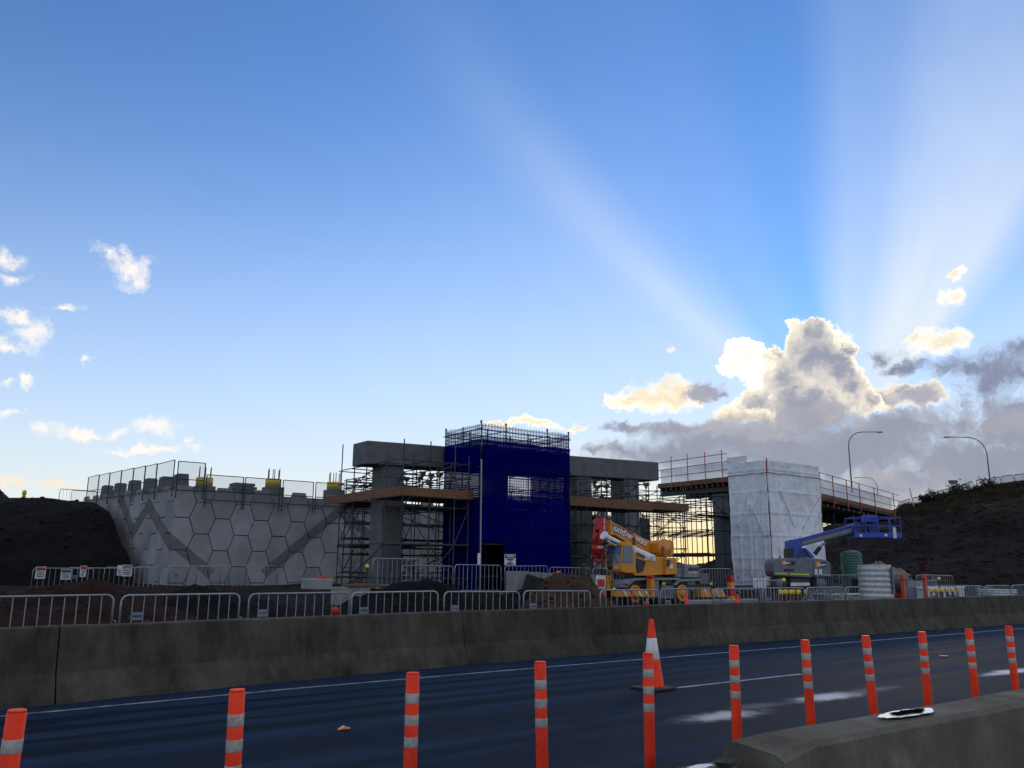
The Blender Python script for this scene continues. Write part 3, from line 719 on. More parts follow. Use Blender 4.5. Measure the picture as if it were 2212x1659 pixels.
mound('brown soil heap beside the crane bumper', at_t(1232, 1290, 19.6)[0], 19.6, 2.3, 1.9, 1.42, 'soil_brown', 6, rough=0.6)
mound('brown soil spilling low in front of the brown heap', 15.6, 18.9, 1.9, 1.2, 0.7, 'soil_brown', 8)
mound('small heap of sand at the foot of the upright corrugated pipe', 28.0, 15.0, 0.8, 0.6, 0.75, 'soil_brown', 9, rough=0.5)
mound('red earth heap on the far left skyline, nearer the edge', 1.6, 68, 4.6, 5, 3.0, 'soil_red', 10, z0=5.3, rough=0.5)
mound('red earth heap on the far left skyline, next to the white fence', 4.6, 63, 2.6, 3, 1.65, 'soil_red', 11, z0=5.3, rough=0.4)
random.seed(11)
SEEN = set()
def stone_at(x, y, k):
    a = ('at the left edge', 'left of the wall corner', 'below the panelled wall', 'below the grey scaffold', 'below the blue tower', 'near the brown heap')[min(5, int(x/217))]
    return '%s, %s, %s' % (a, ('larger', 'small', 'tiny')[k % 3], ('highest', 'upper', 'middle', 'lower', 'lowest')[min(4, int((y-1250)/12))])
for k in range(14):
    x = random.uniform(10, 1300); yv = random.uniform(1250, 1310); t = random.uniform(17.5, 25)
    s, z = at_t(x, yv, t); lab = stone_at(x, yv, k)
    if lab in SEEN: continue
    SEEN.add(lab)
    rock('stone', 'pale stone in dirt behind front fence, ' + lab, s, t, max(gz(s, t)-0.02, 0), random.uniform(0.04, 0.10), 'stone', 0.6, 'stone', 'pale stones in the dirt', k)

for _ in range(900):
    s = crnd.uniform(-2, 30); t = crnd.uniform(13.8, 27); CLODS.append((W(s, t, gfz(s, t)), crnd.uniform(0.015, 0.06)))
for _ in range(900):
    d = ray(crnd.uniform(1790, 2300), 1150); Y = crnd.uniform(63, 112); x_ = d.x/d.y*Y; CLODS.append((Vector((x_, Y, hill_z(x_, Y))), crnd.uniform(0.06, 0.26)))
for _ in range(500):
    s = crnd.uniform(-12, 9.5); t = crnd.uniform(45, 58); CLODS.append((W(s - 0.085*(t-41)*smooth(s, 2, 9), t, emb_z(s, t)), crnd.uniform(0.04, 0.14)))
bm0 = bmesh.new(); bmesh.ops.create_icosphere(bm0, subdivisions=1, radius=1); vco = [v.co.copy() for v in bm0.verts]; fcs = [[v.index for v in f.verts] for f in bm0.faces]; bm0.free()
vv, ff = [], []
for p, r in CLODS:
    b0 = len(vv); q = crnd.uniform(0, 9)
    for c in vco: vv.append(p + Vector((c.x*1.25, c.y, c.z*0.75))*r*(1 + 0.4*fbm(c.x*1.3+q, c.y*1.3, c.z*1.3, 2)))
    ff += [[b0+i for i in f] for f in fcs]
me = bpy.data.meshes.new('soil_clods'); me.from_pydata([tuple(v) for v in vv], [], ff)
struct('soil_clods', me, 'soil_red', 'stuff', 'loose clods of earth over the heaps and banks')

# ------------------------------------------------------------------ panelled retaining wall
wall = thing('retaining_wall', 'pale concrete retaining wall of hexagonal panels with dark zigzag band', 'wall', WS, WT, 0.3)
WD = Vector((-0.085, 0.9964, 0))                          # direction of the side face in (s, t)
def uz_front(x, y): s, z = at_t(x, y, WT); return (s-WS, z)
def uz_side(x, y):
    n_ = Vector((WD.y, -WD.x)); d = ray(x, y); ds, dt = d.dot(SU), d.dot(SV)
    k = (WS*n_.x + WT*n_.y)/(ds*n_.x + dt*n_.y)
    return ((ds*k-WS)*WD.x + (dt*k-WT)*WD.y, CAMZ + d.z*k)
zf = []
for (x0, y0), (x1, y1) in (((360, 1160), (452, 1236)), ((575, 1236), (735, 1103)), ((735, 1103), (815, 1172)), ((815, 1172), (900, 1236))):
    zf.append((*uz_front(x0, y0), *uz_front(x1, y1), 0.24))
zs = []
for (x0, y0), (x1, y1) in (((262, 1078), (287, 1150)), ((287, 1150), (321, 1092)), ((321, 1092), (372, 1182))):
    zs.append((*uz_side(x0, y0), *uz_side(x1, y1), 0.33))
panel_mat('panel_front', W(WS, WT), SU, zf)
wdw = SU*WD.x + SV*WD.y
panel_mat('panel_side', W(WS, WT), wdw, zs)
PW, PF, PHT, PG = 0.615, 0.335, 1.5, 0.019                  # half width, half flat, height, joint
def hexmesh(lo, hi, xl=-9, xr=9):
    """hexagon clipped to z in [lo, hi] of its own height, front face at y = 0, chamfered joint"""
    pts = [(-PF, 0), (PF, 0), (PW, PHT/2), (PF, PHT), (-PF, PHT), (-PW, PHT/2)]
    def clip(p, z, up):
        o = []
        for a, c in zip(p, p[1:]+p[:1]):
            ia, ic = ((a[1] >= z) == up) or a[1] == z, ((c[1] >= z) == up) or c[1] == z
            if ia: o.append(a)
            if ia != ic: k = (z-a[1])/(c[1]-a[1]); o.append((a[0]+(c[0]-a[0])*k, z))
        return o
    pts = clip(pts, lo, True); pts = clip(pts, hi, False)
    pts = [(z, x) for x, z in pts]; pts = clip(pts, xl, True); pts = clip(pts, xr, False); pts = [(x, z) for z, x in pts]
    cx = sum(p[0] for p in pts)/len(pts); cz = sum(p[1] for p in pts)/len(pts)
    def ins(d): return [(cx+(x-cx)*(1-d/PW), cz+(z-cz)*(1-d/(PHT/2))) for x, z in pts]
    bm = bmesh.new()
    A = [bm.verts.new((x, 0, z)) for x, z in ins(PG+0.012)]; B = [bm.verts.new((x, 0.02, z)) for x, z in ins(PG)]; C2 = [bm.verts.new((x, 0.14, z)) for x, z in ins(PG)]
    n = len(pts); bm.faces.new(A)
    for P_, Q_ in ((A, B), (B, C2)):
        for i in range(n): bm.faces.new((P_[(i+1) % n], P_[i], Q_[i], Q_[(i+1) % n]))
    bmesh.ops.recalc_face_normals(bm, faces=bm.faces)
    me = bpy.data.meshes.new('panel'); bm.to_mesh(me); bm.free(); return me
HC = {}
def hexa(par, u, z0, lo, hi, d, mat, rot, xl=-9, xr=9):
    key = (round(lo, 2), round(hi, 2), xl, xr)
    if key not in HC: HC[key] = hexmesh(*key)
    j = random.uniform(-0.006, 0.006)
    pos = Vector((d.x*u, d.y*u, z0-0.3)) + Vector((d.y, -d.x, 0))*(j)
    return add(par, 'panel', HC[key], mat, Matrix.Translation(pos) @ Matrix.Rotation(rot, 4, 'Z'))
random.seed(3)
TOPF = 5.12
core = MB(); core.box((WS+0.08, WT+0.10, 0.0), (WS+31.5, WT+0.5, TOPF-0.06)); core.build(wall, 'front_core', 'grey_dark')
mb = MB(); a = Vector((WS, WT, 0)); e = WD; nrm = Vector((-e.y, e.x, 0))
bm = mb.bm
q0 = [a - nrm*0.10 + e*0.12, a - nrm*0.5 + e*0.12, a - nrm*0.5 + e*15.5, a - nrm*0.10 + e*15.5]
lo_ = [bm.verts.new(Vector((p.x, p.y, 0))) for p in q0]; hi_ = [bm.verts.new(Vector((p.x, p.y, TOPF-0.06 + (0 if i < 2 else 0.35)))) for i, p in enumerate(q0)]
bm.faces.new(lo_); bm.faces.new(hi_)
for i in range(4): bm.faces.new((lo_[i], lo_[(i+1) % 4], hi_[(i+1) % 4], hi_[i]))
mb.build(wall, 'side_core', 'grey_dark')
for i in range(32):
    u = 0.42 + i*0.95; even = i % 2 == 0
    base_z = [-0.63, 0.87, 2.37, 3.87] if even else [0.12, 1.62, 3.12, 4.62]
    for z0 in base_z:
        top = 1.5 if even else (1.5 if z0 < 4 else 0.50)
        hexa(wall, u, z0, 0.0, top, Vector((1, 0, 0)), 'panel_front', 0.0, xl=-0.41 if i == 0 else -9)
rotS = math.atan2(WD.y, WD.x) 
for i in range(16):
    u = 0.42 + i*0.95; even = i % 2 == 1; zz = u*0.022
    base_z = [-0.63, 0.87, 2.37, 3.87] if even else [0.12, 1.62, 3.12, 4.62]
    for z0 in base_z:
        top = 1.5 if even else (1.5 if z0 < 4 else 0.50)
        hexa(wall, u, z0+zz, 0.0, top, WD, 'panel_side', rotS + math.pi, xr=0.41 if i == 0 else 9)
# half panels and bearing stubs standing up along the wall top
stub_x = [(207, 1068), (234, 1063), (264, 1057), (297, 1053), (329, 1049), (361, 1043)]
for k, (x, y) in enumerate(stub_x):
    u, z = uz_side(x, 1058); u = max(u, 0.75); p = Vector((WS, WT, 0)) + WD*(u) - nrm*0.62; zt = uz_side(x, y-20)[1]
    mb = MB(); mb.prism([(p.x-0.32, TOPF-0.1+u*0.02), (p.x+0.32, TOPF-0.1+u*0.02), (p.x+0.24, zt), (p.x-0.24, zt)], p.y-0.38, p.y+0.38, 0.02); mb.build(wall, 'parapet_stub', 'conc_pier')
for x, y in ((372, 1030),):
    pass

def edge_panel(label, p0, p1, z0, z1, grp, mid=True):
    """guard panel between two points (s, t), mesh infill in a tube frame"""
    a = Vector((*p0, 0)); c = Vector((*p1, 0))
    th = thing('edge_guard', label, 'guard rail', a.x, a.y, z0, group=grp)
    for p in (a, c): tube(th, 'post', (p.x, p.y, z0-0.25), (p.x, p.y, z1), 0.026, 'steel_dark')
    for z in (z1, (z0+z1)/2-0.1, z0+0.12): tube(th, 'rail', (a.x, a.y, z), (c.x, c.y, z), 0.02, 'steel_dark')
    bm = bmesh.new(); o_ = off(th)
    bm.faces.new([bm.verts.new(Vector(v) - o_) for v in ((a.x, a.y+0.02, z0+0.1), (c.x, c.y+0.02, z0+0.1), (c.x, c.y+0.02, z1), (a.x, a.y+0.02, z1))])
    me = bpy.data.meshes.new('infill_mesh'); bm.to_mesh(me); bm.free(); add(th, 'infill_mesh', me, 'mesh_grey')
    return th
GS = 'mesh guard panels along the wall top'
xs = [193, 213, 236, 261, 287, 314, 340, 343]
us = [uz_side(x, 1060)[0] for x in (193, 216, 239, 264, 290, 315, 340)] + [0.05]
for k in range(7):
    u0, u1 = us[k], us[k+1]
    P0 = Vector((WS, WT, 0)) + WD*u0 + nrm*0.12; P1_ = Vector((WS, WT, 0)) + WD*(u1 + (0.04 if k < 6 else 0)) + nrm*0.12
    edge_panel('mesh guard panel on the side wall top, %s from the far end' % ORD[k], (P0.x, P0.y), (P1_.x, P1_.y), 5.0+u0*0.02, 6.48+u0*0.02, GS)
s444 = at_t(444, 1000, WT-0.12)[0]
edge_panel('tall mesh guard panel at the wall corner above the front face', (WS, WT-0.14), (s444, WT-0.14), 5.0, 6.46, GS)
fx = [446, 526, 530, 606, 612, 678, 683, 744, 748, 815]
for k in range(5):
    s0, s1 = at_t(fx[2*k], 1040, WT-0.16)[0], at_t(fx[2*k+1], 1040, WT-0.16)[0]
    edge_panel('low mesh guard panel on the front wall top, %s from the corner' % ORD[k], (s0, WT-0.16), (s1, WT-0.16), 4.62, 5.92, GS)
# yellow anchor cages with bars, stacked slabs
for k, (x, y0, lab) in enumerate(((441, 1050, 'at the wall corner'), (590, 1052, 'on the wall top, middle one'), (722, 1058, 'on the wall top by the scaffold'))):
    s, z = at_t(x, y0, WT+0.9)
    c = thing('anchor_cage', 'yellow anchor drum with upright steel bars ' + lab, 'anchor cage', s, WT+0.9, 5.0, group='anchor cages on the wall')
    MB().box((s-0.45, WT+0.5, 4.9), (s+0.45, WT+1.3, z-0.02), 0.02).build(c, 'footing', 'conc_pier')
    MB().lathe([(0.40, z-0.02), (0.40, z+0.40), (0.37, z+0.40)], c=(s, WT+0.9, 0), n=16).build(c, 'drum', 'yellow_dull')
    for j in range(6):
        a_ = j*math.pi/3+0.3; tube(c, 'bar', (s+0.3*math.cos(a_), WT+0.9+0.3*math.sin(a_), z+0.38), (s+0.3*math.cos(a_), WT+0.9+0.3*math.sin(a_), z+0.88+0.05*(j % 2)), 0.022, 'black', CYL6)
s, z = at_t(528, 1052, WT+0.8)
sl = thing('slab_stack', 'stack of flat concrete slabs on the wall top beside a yellow drum', 'slab stack', s, WT+0.8, 5.1)
for k in range(4): box(sl, 'slab', (s-0.75+0.05*k, WT+0.4, 5.05+0.17*k), (s+0.7-0.1*k, WT+1.3, 5.19+0.17*k), 'conc_pier')
s, z = at_t(470, 1056, WT+0.5)
fs = thing('capping_slab', 'flat broken capping slab lying along the wall corner top', 'slab', s, WT+0.5, 5.05)
MB().prism([(s-2.0, 5.06), (s+1.3, 5.06), (s+1.25, 5.2), (s+0.4, 5.24), (s-1.9, 5.25)], WT+0.3, WT+1.2, 0.02).build(fs, 'slab', 'conc_pier')
# small things on the fill
for k, (x, y, w_) in enumerate(((130, 1056, 0), (158, 1058, 1))):
    s, z = at_t(x, y, 60); panel(0, s, 60+k*0.4, z-1.1, 'pale crowd barrier on the fill at far left, %s' % ('nearer the heap' if k == 0 else 'nearer the wall'), 'crowd barriers on the fill', R_(3))
s, z = at_t(47, 1108, 58)
yp = thing('marker_post', 'yellow marker post on the dark fill at far left', 'post', s, 58, z-0.1)
MB().box((s-0.10, 57.9, z-0.2), (s+0.10, 58.1, z+1.05), 0.03).build(yp, 'post', 'yellow_dull')
MB().lathe([(0.07, z+1.05), (0.12, z+1.12), (0.12, z+1.28), (0.05, z+1.36)], c=(s, 58, 0), n=12).build(yp, 'head', 'yellow_dull')

# ------------------------------------------------------------------ bridge pier
pier = thing('bridge_pier', 'grey concrete bridge pier with long crosshead beam above the blue net', 'bridge pier', 25, 32.65, 0.8)
bs0, bz0t = at_t(793, 951, 32.0); _, bz0b = at_t(793, 1002, 32.0); bs1, bz1t = at_t(1423, 998.4, 32.0); _, bz1b = at_t(1423, 1038, 32.0)
mb = MB(); mb.prism([(bs0, bz0b), (bs1, bz1b), (bs1, bz1t), (bs0, bz0t)], 32.0, 33.35, 0.05); mb.build(pier, 'crosshead', 'conc_pier')
for s0, s1 in ((16.95, 17.95), (22.6, 23.6), (27.9, 28.9), (31.2, 32.3)):
    zt = lerp(bz0b, bz1b, ((s0+s1)/2-bs0)/(bs1-bs0))
    MB().box((s0, 32.12, 0.3), (s1, 33.2, zt-0.003), 0.04).build(pier, 'column', 'conc_pier')

# ------------------------------------------------------------------ scaffolds
def scaffold(label, ss_, ts_, lifts, z0, tops, name='scaffold', decks=(), fascia=(), brace=True, mat='steel_scaffold', stick=0.35, group=None, r=0.026, skip=None, cat='scaffold'):
    th = thing(name, label, cat, ss_[0], ts_[0], z0, group=group)
    for i, s in enumerate(ss_):
        for j, t in enumerate(ts_):
            if skip and skip(i, j): continue
            tp = (tops(i, j) if callable(tops) else tops) + random.uniform(-0.05, stick)
            tube(th, 'standard', (s, t, z0-0.1), (s, t, tp), r, mat)
    for z in lifts:
        for t in ts_: tube(th, 'ledger', (ss_[0]-0.12, t+0.03, z), (ss_[-1]+0.12, t+0.03, z), r*0.85, mat)
        for s in ss_: tube(th, 'transom', (s+0.03, ts_[0]-0.1, z+0.05), (s+0.03, ts_[-1]+0.1, z+0.05), r*0.85, mat)
    if brace:
        zl = [z0] + list(lifts)
        for t in (ts_[0]-0.03, ts_[-1]+0.03):
            for k in range(len(zl)-1):
                i = k % (len(ss_)-1); tube(th, 'brace', (ss_[i], t, zl[k]), (ss_[i+1], t, zl[k+1]), r*0.8, mat)
                if len(ss_) > 3: tube(th, 'brace', (ss_[-1-i], t, zl[k]), (ss_[-2-i], t, zl[k+1]), r*0.8, mat)
        for s in (ss_[0]-0.03, ss_[-1]+0.03):
            for k in range(len(zl)-1):
                j = k % (len(ts_)-1); tube(th, 'brace', (s, ts_[j+1], zl[k]), (s, ts_[j], zl[k+1]), r*0.8, mat)
    for (s0, s1, t0, t1, z) in decks:
        n = max(1, int((t1-t0)/0.24))
        for k in range(n): box(th, 'plank', (s0, t0+k*(t1-t0)/n+0.01, z), (s1, t0+(k+1)*(t1-t0)/n-0.01, z+0.045), 'timber_dark')
    for (s0, t0, s1, t1, z, h) in fascia:
        if abs(s1-s0) > abs(t1-t0):
            n = max(1, int(abs(s1-s0)/2.4))
            for k in range(n): box(th, 'edge_board', (lerp(s0, s1, k/n)+0.01, t0-0.03, z), (lerp(s0, s1, (k+1)/n)-0.01, t0+0.012, z+h+random.uniform(-0.02, 0.02)), 'timber')
        else:
            n = max(1, int(abs(t1-t0)/2.4))
            for k in range(n): box(th, 'edge_board', (s0-0.03, lerp(t0, t1, k/n)+0.01, z), (s0+0.012, lerp(t0, t1, (k+1)/n)-0.01, z+h+random.uniform(-0.02, 0.02)), 'timber')
    return th
random.seed(21)
PZ = 4.42
scaffold('grey tube scaffold round the left pier column with timber edge boards', [16.45, 17.7, 18.9, 19.6], [29.5, 30.9, 33.9, 35.2], [1.2, 2.55, 4.05, 5.3, 5.9], 0.75,
         lambda i, j: 6.7 if (j == 0 and i < 3) else (7.0 if (i == 0 and j == 3) else 6.1), decks=[(16.3, 19.7, 29.4, 31.9, PZ), (16.3, 19.7, 33.4, 35.3, PZ), (16.4, 19.6, 29.6, 30.8, 2.55), (16.4, 19.6, 34.0, 35.1, 2.6)],
         fascia=[(16.35, 29.4, 19.75, 29.4, PZ+0.03, 0.36), (16.35, 29.4, 16.35, 36.6, PZ+0.03, 0.36)])
scaffold('grey tube scaffold between blue net and crane below the crosshead', [24.95, 26.2, 27.5, 28.9, 30.3], [29.5, 30.3, 31.4], [1.5, 2.2, 2.9, 3.7, 5.2, 5.75], 0.75, lambda i, j: 5.8,
         decks=[(24.9, 30.5, 29.4, 31.6, PZ+0.05), (24.9, 30.4, 29.6, 31.2, 2.85)], fascia=[(24.9, 29.4, 30.45, 29.4, PZ+0.06, 0.42)])
scaffold('tube scaffold with a timber platform right behind the crane boom', [30.9, 33.0, 35.2, 37.4], [33.6, 35.4], [1.6, 2.8, 4.0, 5.1, 6.0], 0.75, lambda i, j: 6.3,
         decks=[(30.6, 37.6, 33.5, 35.6, 4.95)], fascia=[(30.6, 33.5, 37.7, 33.5, 4.98, 0.42)])
# shoring props with U-heads standing on the platform behind the crosshead
def make_prop():
    p = thing('shoring_prop', '', 'prop', group='shoring props behind the crosshead')
    MB().tube((0, 0, 0), (0, 0, 1.1), 0.035).tube((0, 0, 1.0), (0, 0, 1.45), 0.02).box((-0.07, -0.07, 0), (0.07, 0.07, 0.012)).build(p, 'tube', 'steel_dark')
    MB().prism([(-0.13, 1.45), (0.13, 1.45), (0.13, 1.62), (0.11, 1.62), (0.11, 1.47), (-0.11, 1.47), (-0.11, 1.62), (-0.13, 1.62)], -0.08, 0.08).tube((0, 0, 1.3), (0, 0, 1.45), 0.03, r2=0.10).build(p, 'fork_head', 'yellow_dull')
    MB().box((-0.10, -0.16, 1.475), (0.10, 0.16, 1.60), 0.01).build(p, 'timber_bearer', 'timber_dark')
    return p
prop = make_prop(); PRX = [(868, 1028), (879, 1030), (913, 1018), (906, 1030), (932, 1022), (950, 1020), (928, 1040), (1283, 1037), (1290, 1048), (1310, 1047), (1327, 1040), (1335, 1047), (1395, 1042), (822, 1022)]
PRL = ['leftmost of the pair beside the left column', 'right of the pair beside the left column', 'tallest left of the blue net', 'shorter left of the blue net', 'between two props left of the net', 'touching the left edge of the blue net', 'short and low left of the net',
       'beside the middle right column', 'second right of the middle column', 'short in the right opening', 'tall in the right opening', 'rightmost in the right opening', 'below the right end of the crosshead', 'above the left scaffold, left of the column']
for k, (x, y) in enumerate(PRX):
    t = 34.4 + (k % 3)*0.55; s, z = at_t(x, y, t); o = prop if k == 0 else copy_tree(prop)
    zb = PZ+0.05 if x < 1000 else 4.5
    o.location = W(s, t, zb); o.rotation_euler = (0, 0, ROT+random.uniform(-0.4, 0.4)); o.scale = (1, 1, (z-zb)/1.62); o['label'] = 'shoring prop with fork head ' + PRL[k]
plat = scaffold('rear scaffold carrying the shoring props behind the crosshead', [17.0, 19.0, 21.5, 24.0, 26.5, 29.0, 31.4], [34.0, 34.9, 35.8], [1.4, 2.2, 2.9, 3.6, 4.3, 5.2, 5.55], 0.75, lambda i, j: 5.3, decks=[(16.8, 31.6, 33.9, 36.0, PZ-0.06), (16.8, 31.6, 34.2, 35.6, 2.5)], mat='steel_dark')

# ------------------------------------------------------------------ blue netted tower
TS = [19.85, 21.15, 23.45, 24.7]; TT = [29.0, 30.4, 31.8]
TTOP = at_t(1040, 913, 29.0)[1]
bt = scaffold('square scaffold tower wrapped in dark blue net in front of the pier', TS, TT, [1.3, 2.8, 4.3, 5.8, 6.9, 7.4], 0.75, TTOP, name='netted_tower', brace=False, mat='steel_dark', stick=0.06, cat='scaffold',
              decks=[(19.9, 24.6, 29.05, 31.7, 6.45), (19.9, 24.6, 29.05, 31.7, 4.4), (19.9, 24.6, 29.05, 31.7, 2.6)])
for s in TS:
    for t in TT[::2]: MB().lathe([(0.03, TTOP-0.02), (0.045, TTOP), (0.045, TTOP+0.09), (0.02, TTOP+0.11)], c=(s, t, 0), n=10).build(bt, 'cap', 'red_dull')
def sheet(par, name, a, c, z0, z1, mat, n=24, m=30, amp=0.05, seed=0, bul=0.0, hole=None):
    """hanging cloth between two (s, t) points with sag and folds"""
    a = Vector((*a, 0)); c = Vector((*c, 0)); d = (c-a); nr = Vector((d.y, -d.x, 0)).normalized(); o_ = off(par)
    bm = bmesh.new(); V = []
    for j in range(m+1):
        row = []
        for i in range(n+1):
            fu, fv = i/n, j/m; u = fu*d.length; z = lerp(z0, z1, fv)
            e = fbm(u*1.4+seed*5, z*0.7, seed)*amp + fbm(u*0.5+seed, z*0.4, seed+9)*amp*1.2 + bul*math.sin(math.pi*fu)
            zz = z + (fbm(u*1.1, seed)*0.05 if j in (0, m) else 0)
            row.append(bm.verts.new(a + d*fu + nr*(abs(e)+0.035) + Vector((0, 0, zz)) - o_))
        V.append(row)
    for j in range(m):
        for i in range(n):
            if hole and hole(a.x + d.x*(i+0.5)/n, lerp(z0, z1, (j+0.5)/m)): continue
            bm.faces.new((V[j][i], V[j][i+1], V[j+1][i+1], V[j+1][i])).smooth = True
    me = bpy.data.meshes.new(name); bm.to_mesh(me); bm.free()
    return add(par, name, me, mat)
d0 = at_t(1042, 1172, 29.0); d1 = at_t(1088, 1225, 29.0)
dh = lambda s, z: d0[0]-0.05 < s < d1[0] and z < d0[1]
zn = TTOP-0.95
ZM0, ZM1 = at_t(1190, 1076, 29.0)[1], at_t(1190, 1018, 29.0)[1]
sheet(bt, 'net_front', (TS[0], TT[0]), (TS[-1], TT[0]), 0.7, ZM0, 'net_blue', 48, 60, 0.05, 1, hole=dh)
sheet(bt, 'net_front_band', (TS[0], TT[0]), (TS[-1], TT[0]), ZM0, ZM1, 'net_blue_mid', 48, 14, 0.05, 1)
sheet(bt, 'net_front_upper', (TS[0], TT[0]), (TS[-1], TT[0]), ZM1, zn, 'net_blue', 48, 14, 0.05, 1)
sheet(bt, 'net_left', (TS[0], TT[2]), (TS[0], TT[0]), 0.7, zn, 'net_blue', 24, 40, 0.05, 2)
sheet(bt, 'net_right', (TS[-1], TT[0]), (TS[-1], TT[2]), 0.7, zn, 'net_blue', 24, 40, 0.05, 3)
sheet(bt, 'net_back', (TS[-1], TT[2]), (TS[0], TT[2]), 0.7, ZM0+0.1, 'net_blue', 24, 40, 0.05, 4)
sheet(bt, 'net_back_upper', (TS[-1], TT[2]), (TS[0], TT[2]), ZM1, zn, 'net_blue', 24, 40, 0.05, 4)
for nm, a, c in (('top_net_front', (TS[0], TT[0]), (TS[-1], TT[0])), ('top_net_left', (TS[0], TT[2]), (TS[0], TT[0])), ('top_net_right', (TS[-1], TT[0]), (TS[-1], TT[2])), ('top_net_back', (TS[-1], TT[2]), (TS[0], TT[2]))):
    sheet(bt, nm, a, c, zn-0.3, TTOP-0.03, 'net_blue_open', 24, 8, 0.03, 5)
    if 'right' not in nm: sheet(bt, nm.replace('top_', 'overlap_'), (a[0], a[1]-0.03), (c[0], c[1]-0.03), zn-0.5, zn+0.25, 'net_blue', 24, 6, 0.04, 8)
p0 = at_t(1038, 1225, 28.8); p1 = at_t(1040, 992, 28.8)
tube(bt, 'corner_pole', (p0[0], 28.8, 0.7), (p1[0], 28.8, p1[1]), 0.03, 'galv')
tg = at_t(1034, 1210, 28.76); MB().box((tg[0]-0.07, 28.73, tg[1]-0.22), (tg[0]+0.07, 28.745, tg[1]+0.28), 0.003).build(bt, 'inspection_tag', 'white')
g0 = at_t(1090, 1197, 28.7); g1 = at_t(1114, 1221, 28.7)
sg = thing('danger_sign', 'white DANGER working at heights sign on the blue net', 'sign', (g0[0]+g1[0])/2, 28.7, g1[1])
w_ = g1[0]-g0[0]; h_ = g0[1]-g1[1]
MB().box((g0[0], 28.70, g1[1]), (g1[0], 28.715, g0[1]), 0.002).build(sg, 'plate', 'white')
MB().box((g0[0]+0.02, 28.693, g0[1]-h_*0.36), (g1[0]-0.02, 28.698, g0[1]-0.02)).build(sg, 'header', 'black')
ov = MB().lathe([(0.5, -0.004), (0.5, 0.0)], n=28, axis='Y').build(sg, 'oval', 'red')
ov.matrix_basis = Matrix.Translation((0, -0.012, h_*0.815)) @ Matrix.Diagonal((w_*0.86, 1, h_*0.26, 1))
for v in ov.data.vertices: v.co += ORG[sg.name]
text(sg, 'lettering', 'DANGER', (g0[0]+w_*0.16, 28.670, g0[1]-h_*0.25), h_*0.20, 'white', bold=0.004, sx=w_*0.68/(h_*0.20*4.3))
for k, tx in enumerate(('WORKING', 'AT', 'HEIGHTS')):
    wd = {0: 0.62, 1: 0.16, 2: 0.60}[k]
    text(sg, 'lettering', tx, (g0[0]+w_*(0.5-wd/2), 28.685, g0[1]-h_*(0.54+0.19*k)), h_*0.17, 'black', bold=0.006, sx=w_*wd/(h_*0.17*{0: 5.2, 1: 1.35, 2: 4.6}[k]))

# ------------------------------------------------------------------ white wrapped tower and formwork platform
ws0, wz = at_t(1655, 993, 31.0)
wl = at_s(1573, 1005, ws0)[0]; wr = at_t(1767, 1005, 31.0)[0]
WTOP = wz
wt_ = thing('wrapped_tower', 'square scaffold tower shrink-wrapped in creased white sheeting', 'wrapped scaffold', ws0, 31.0, 0.6)
for s in frange(ws0+0.1, wr-0.1, 3):
    for t in frange(31.1, wl-0.1, 2): tube(wt_, 'standard', (s, t, 0.5), (s, t, WTOP-0.1), 0.026, 'steel_dark')
def wrap(par, name, a, c, z0, z1, n, m, seed, poles, tri):
    a = Vector((*a, 0)); c = Vector((*c, 0)); d = c-a; L = d.length; nr = Vector((d.y, -d.x, 0)).normalized(); o_ = off(par)
    bm = bmesh.new(); V = []
    led = frange(z0+0.5, z1-0.5, 5)
    for j in range(m+1):
        row = []
        for i in range(n+1):
            fu, fv = i/n, j/m; u = fu*L; z = lerp(z0, z1, fv)
            e = sum(0.07*math.exp(-((u-p*L-fbm(z*0.5, p*9)*0.05)/0.055)**2) for p in poles) + sum(0.03*math.exp(-((z-l)/0.06)**2) for l in led)
            for (u0, zz0, u1, zz1) in tri:
                Ld = math.hypot((u1-u0)*L, zz1-zz0); ac = ((u-u0*L)*(zz1-zz0) - (z-zz0)*(u1-u0)*L)/Ld
                al = ((u-u0*L)*(u1-u0)*L + (z-zz0)*(zz1-zz0))/Ld
                if 0 < al < Ld: e += 0.06*math.exp(-(ac/0.05)**2) + 0.05*(1 if -0.6 < ac < 0 else 0)*(1+ac/0.6)
            rid = 1-abs(fbm(u*1.2+seed*3, z*0.9, seed))*2
            e += rid*0.018 + fbm(u*3+seed, z*1.2, seed)*0.012 + fbm(u*0.6, z*0.5, seed)*0.08
            zz = z + (0.05*fbm(u*2, seed) if j == m else 0)
            taper = 1 - 0.0*fv
            row.append(bm.verts.new(a + d*fu + nr*(e+0.03) + Vector((0, 0, zz)) - o_))
        V.append(row)
    for j in range(m):
        for i in range(n): bm.faces.new((V[j][i], V[j][i+1], V[j+1][i+1], V[j+1][i])).smooth = True
    me = bpy.data.meshes.new(name); bm.to_mesh(me); bm.free(); return add(par, name, me, 'wrap_white')
WB = 0.55
wrap(wt_, 'front_sheet', (ws0, 31.0), (wr, 31.0), WB, WTOP-0.02, 110, 130, 1, (0.02, 0.13, 0.34, 0.52, 0.74, 0.93), [(0.30, 2.6, 0.95, 6.2), (0.55, 2.5, 0.98, 5.6), (0.2, 6.4, 0.45, 4.2)])
wrap(wt_, 'left_sheet', (ws0, wl), (ws0, 31.0), WB, WTOP-0.02, 80, 130, 2, (0.03, 0.25, 0.5, 0.62, 0.86, 0.97), [(0.55, 5.6, 0.9, 3.6), (0.9, 6.6, 0.6, 5.2), (0.25, 4.2, 0.5, 6.2)])
wrap(wt_, 'right_sheet', (wr, 31.0), (wr, wl), WB, WTOP-0.02, 40, 60, 3, (0.03, 0.5, 0.97), [])
wrap(wt_, 'back_sheet', (wr, wl), (ws0, wl), WB, WTOP-0.02, 40, 60, 4, (0.03, 0.5, 0.97), [])
mb = MB()
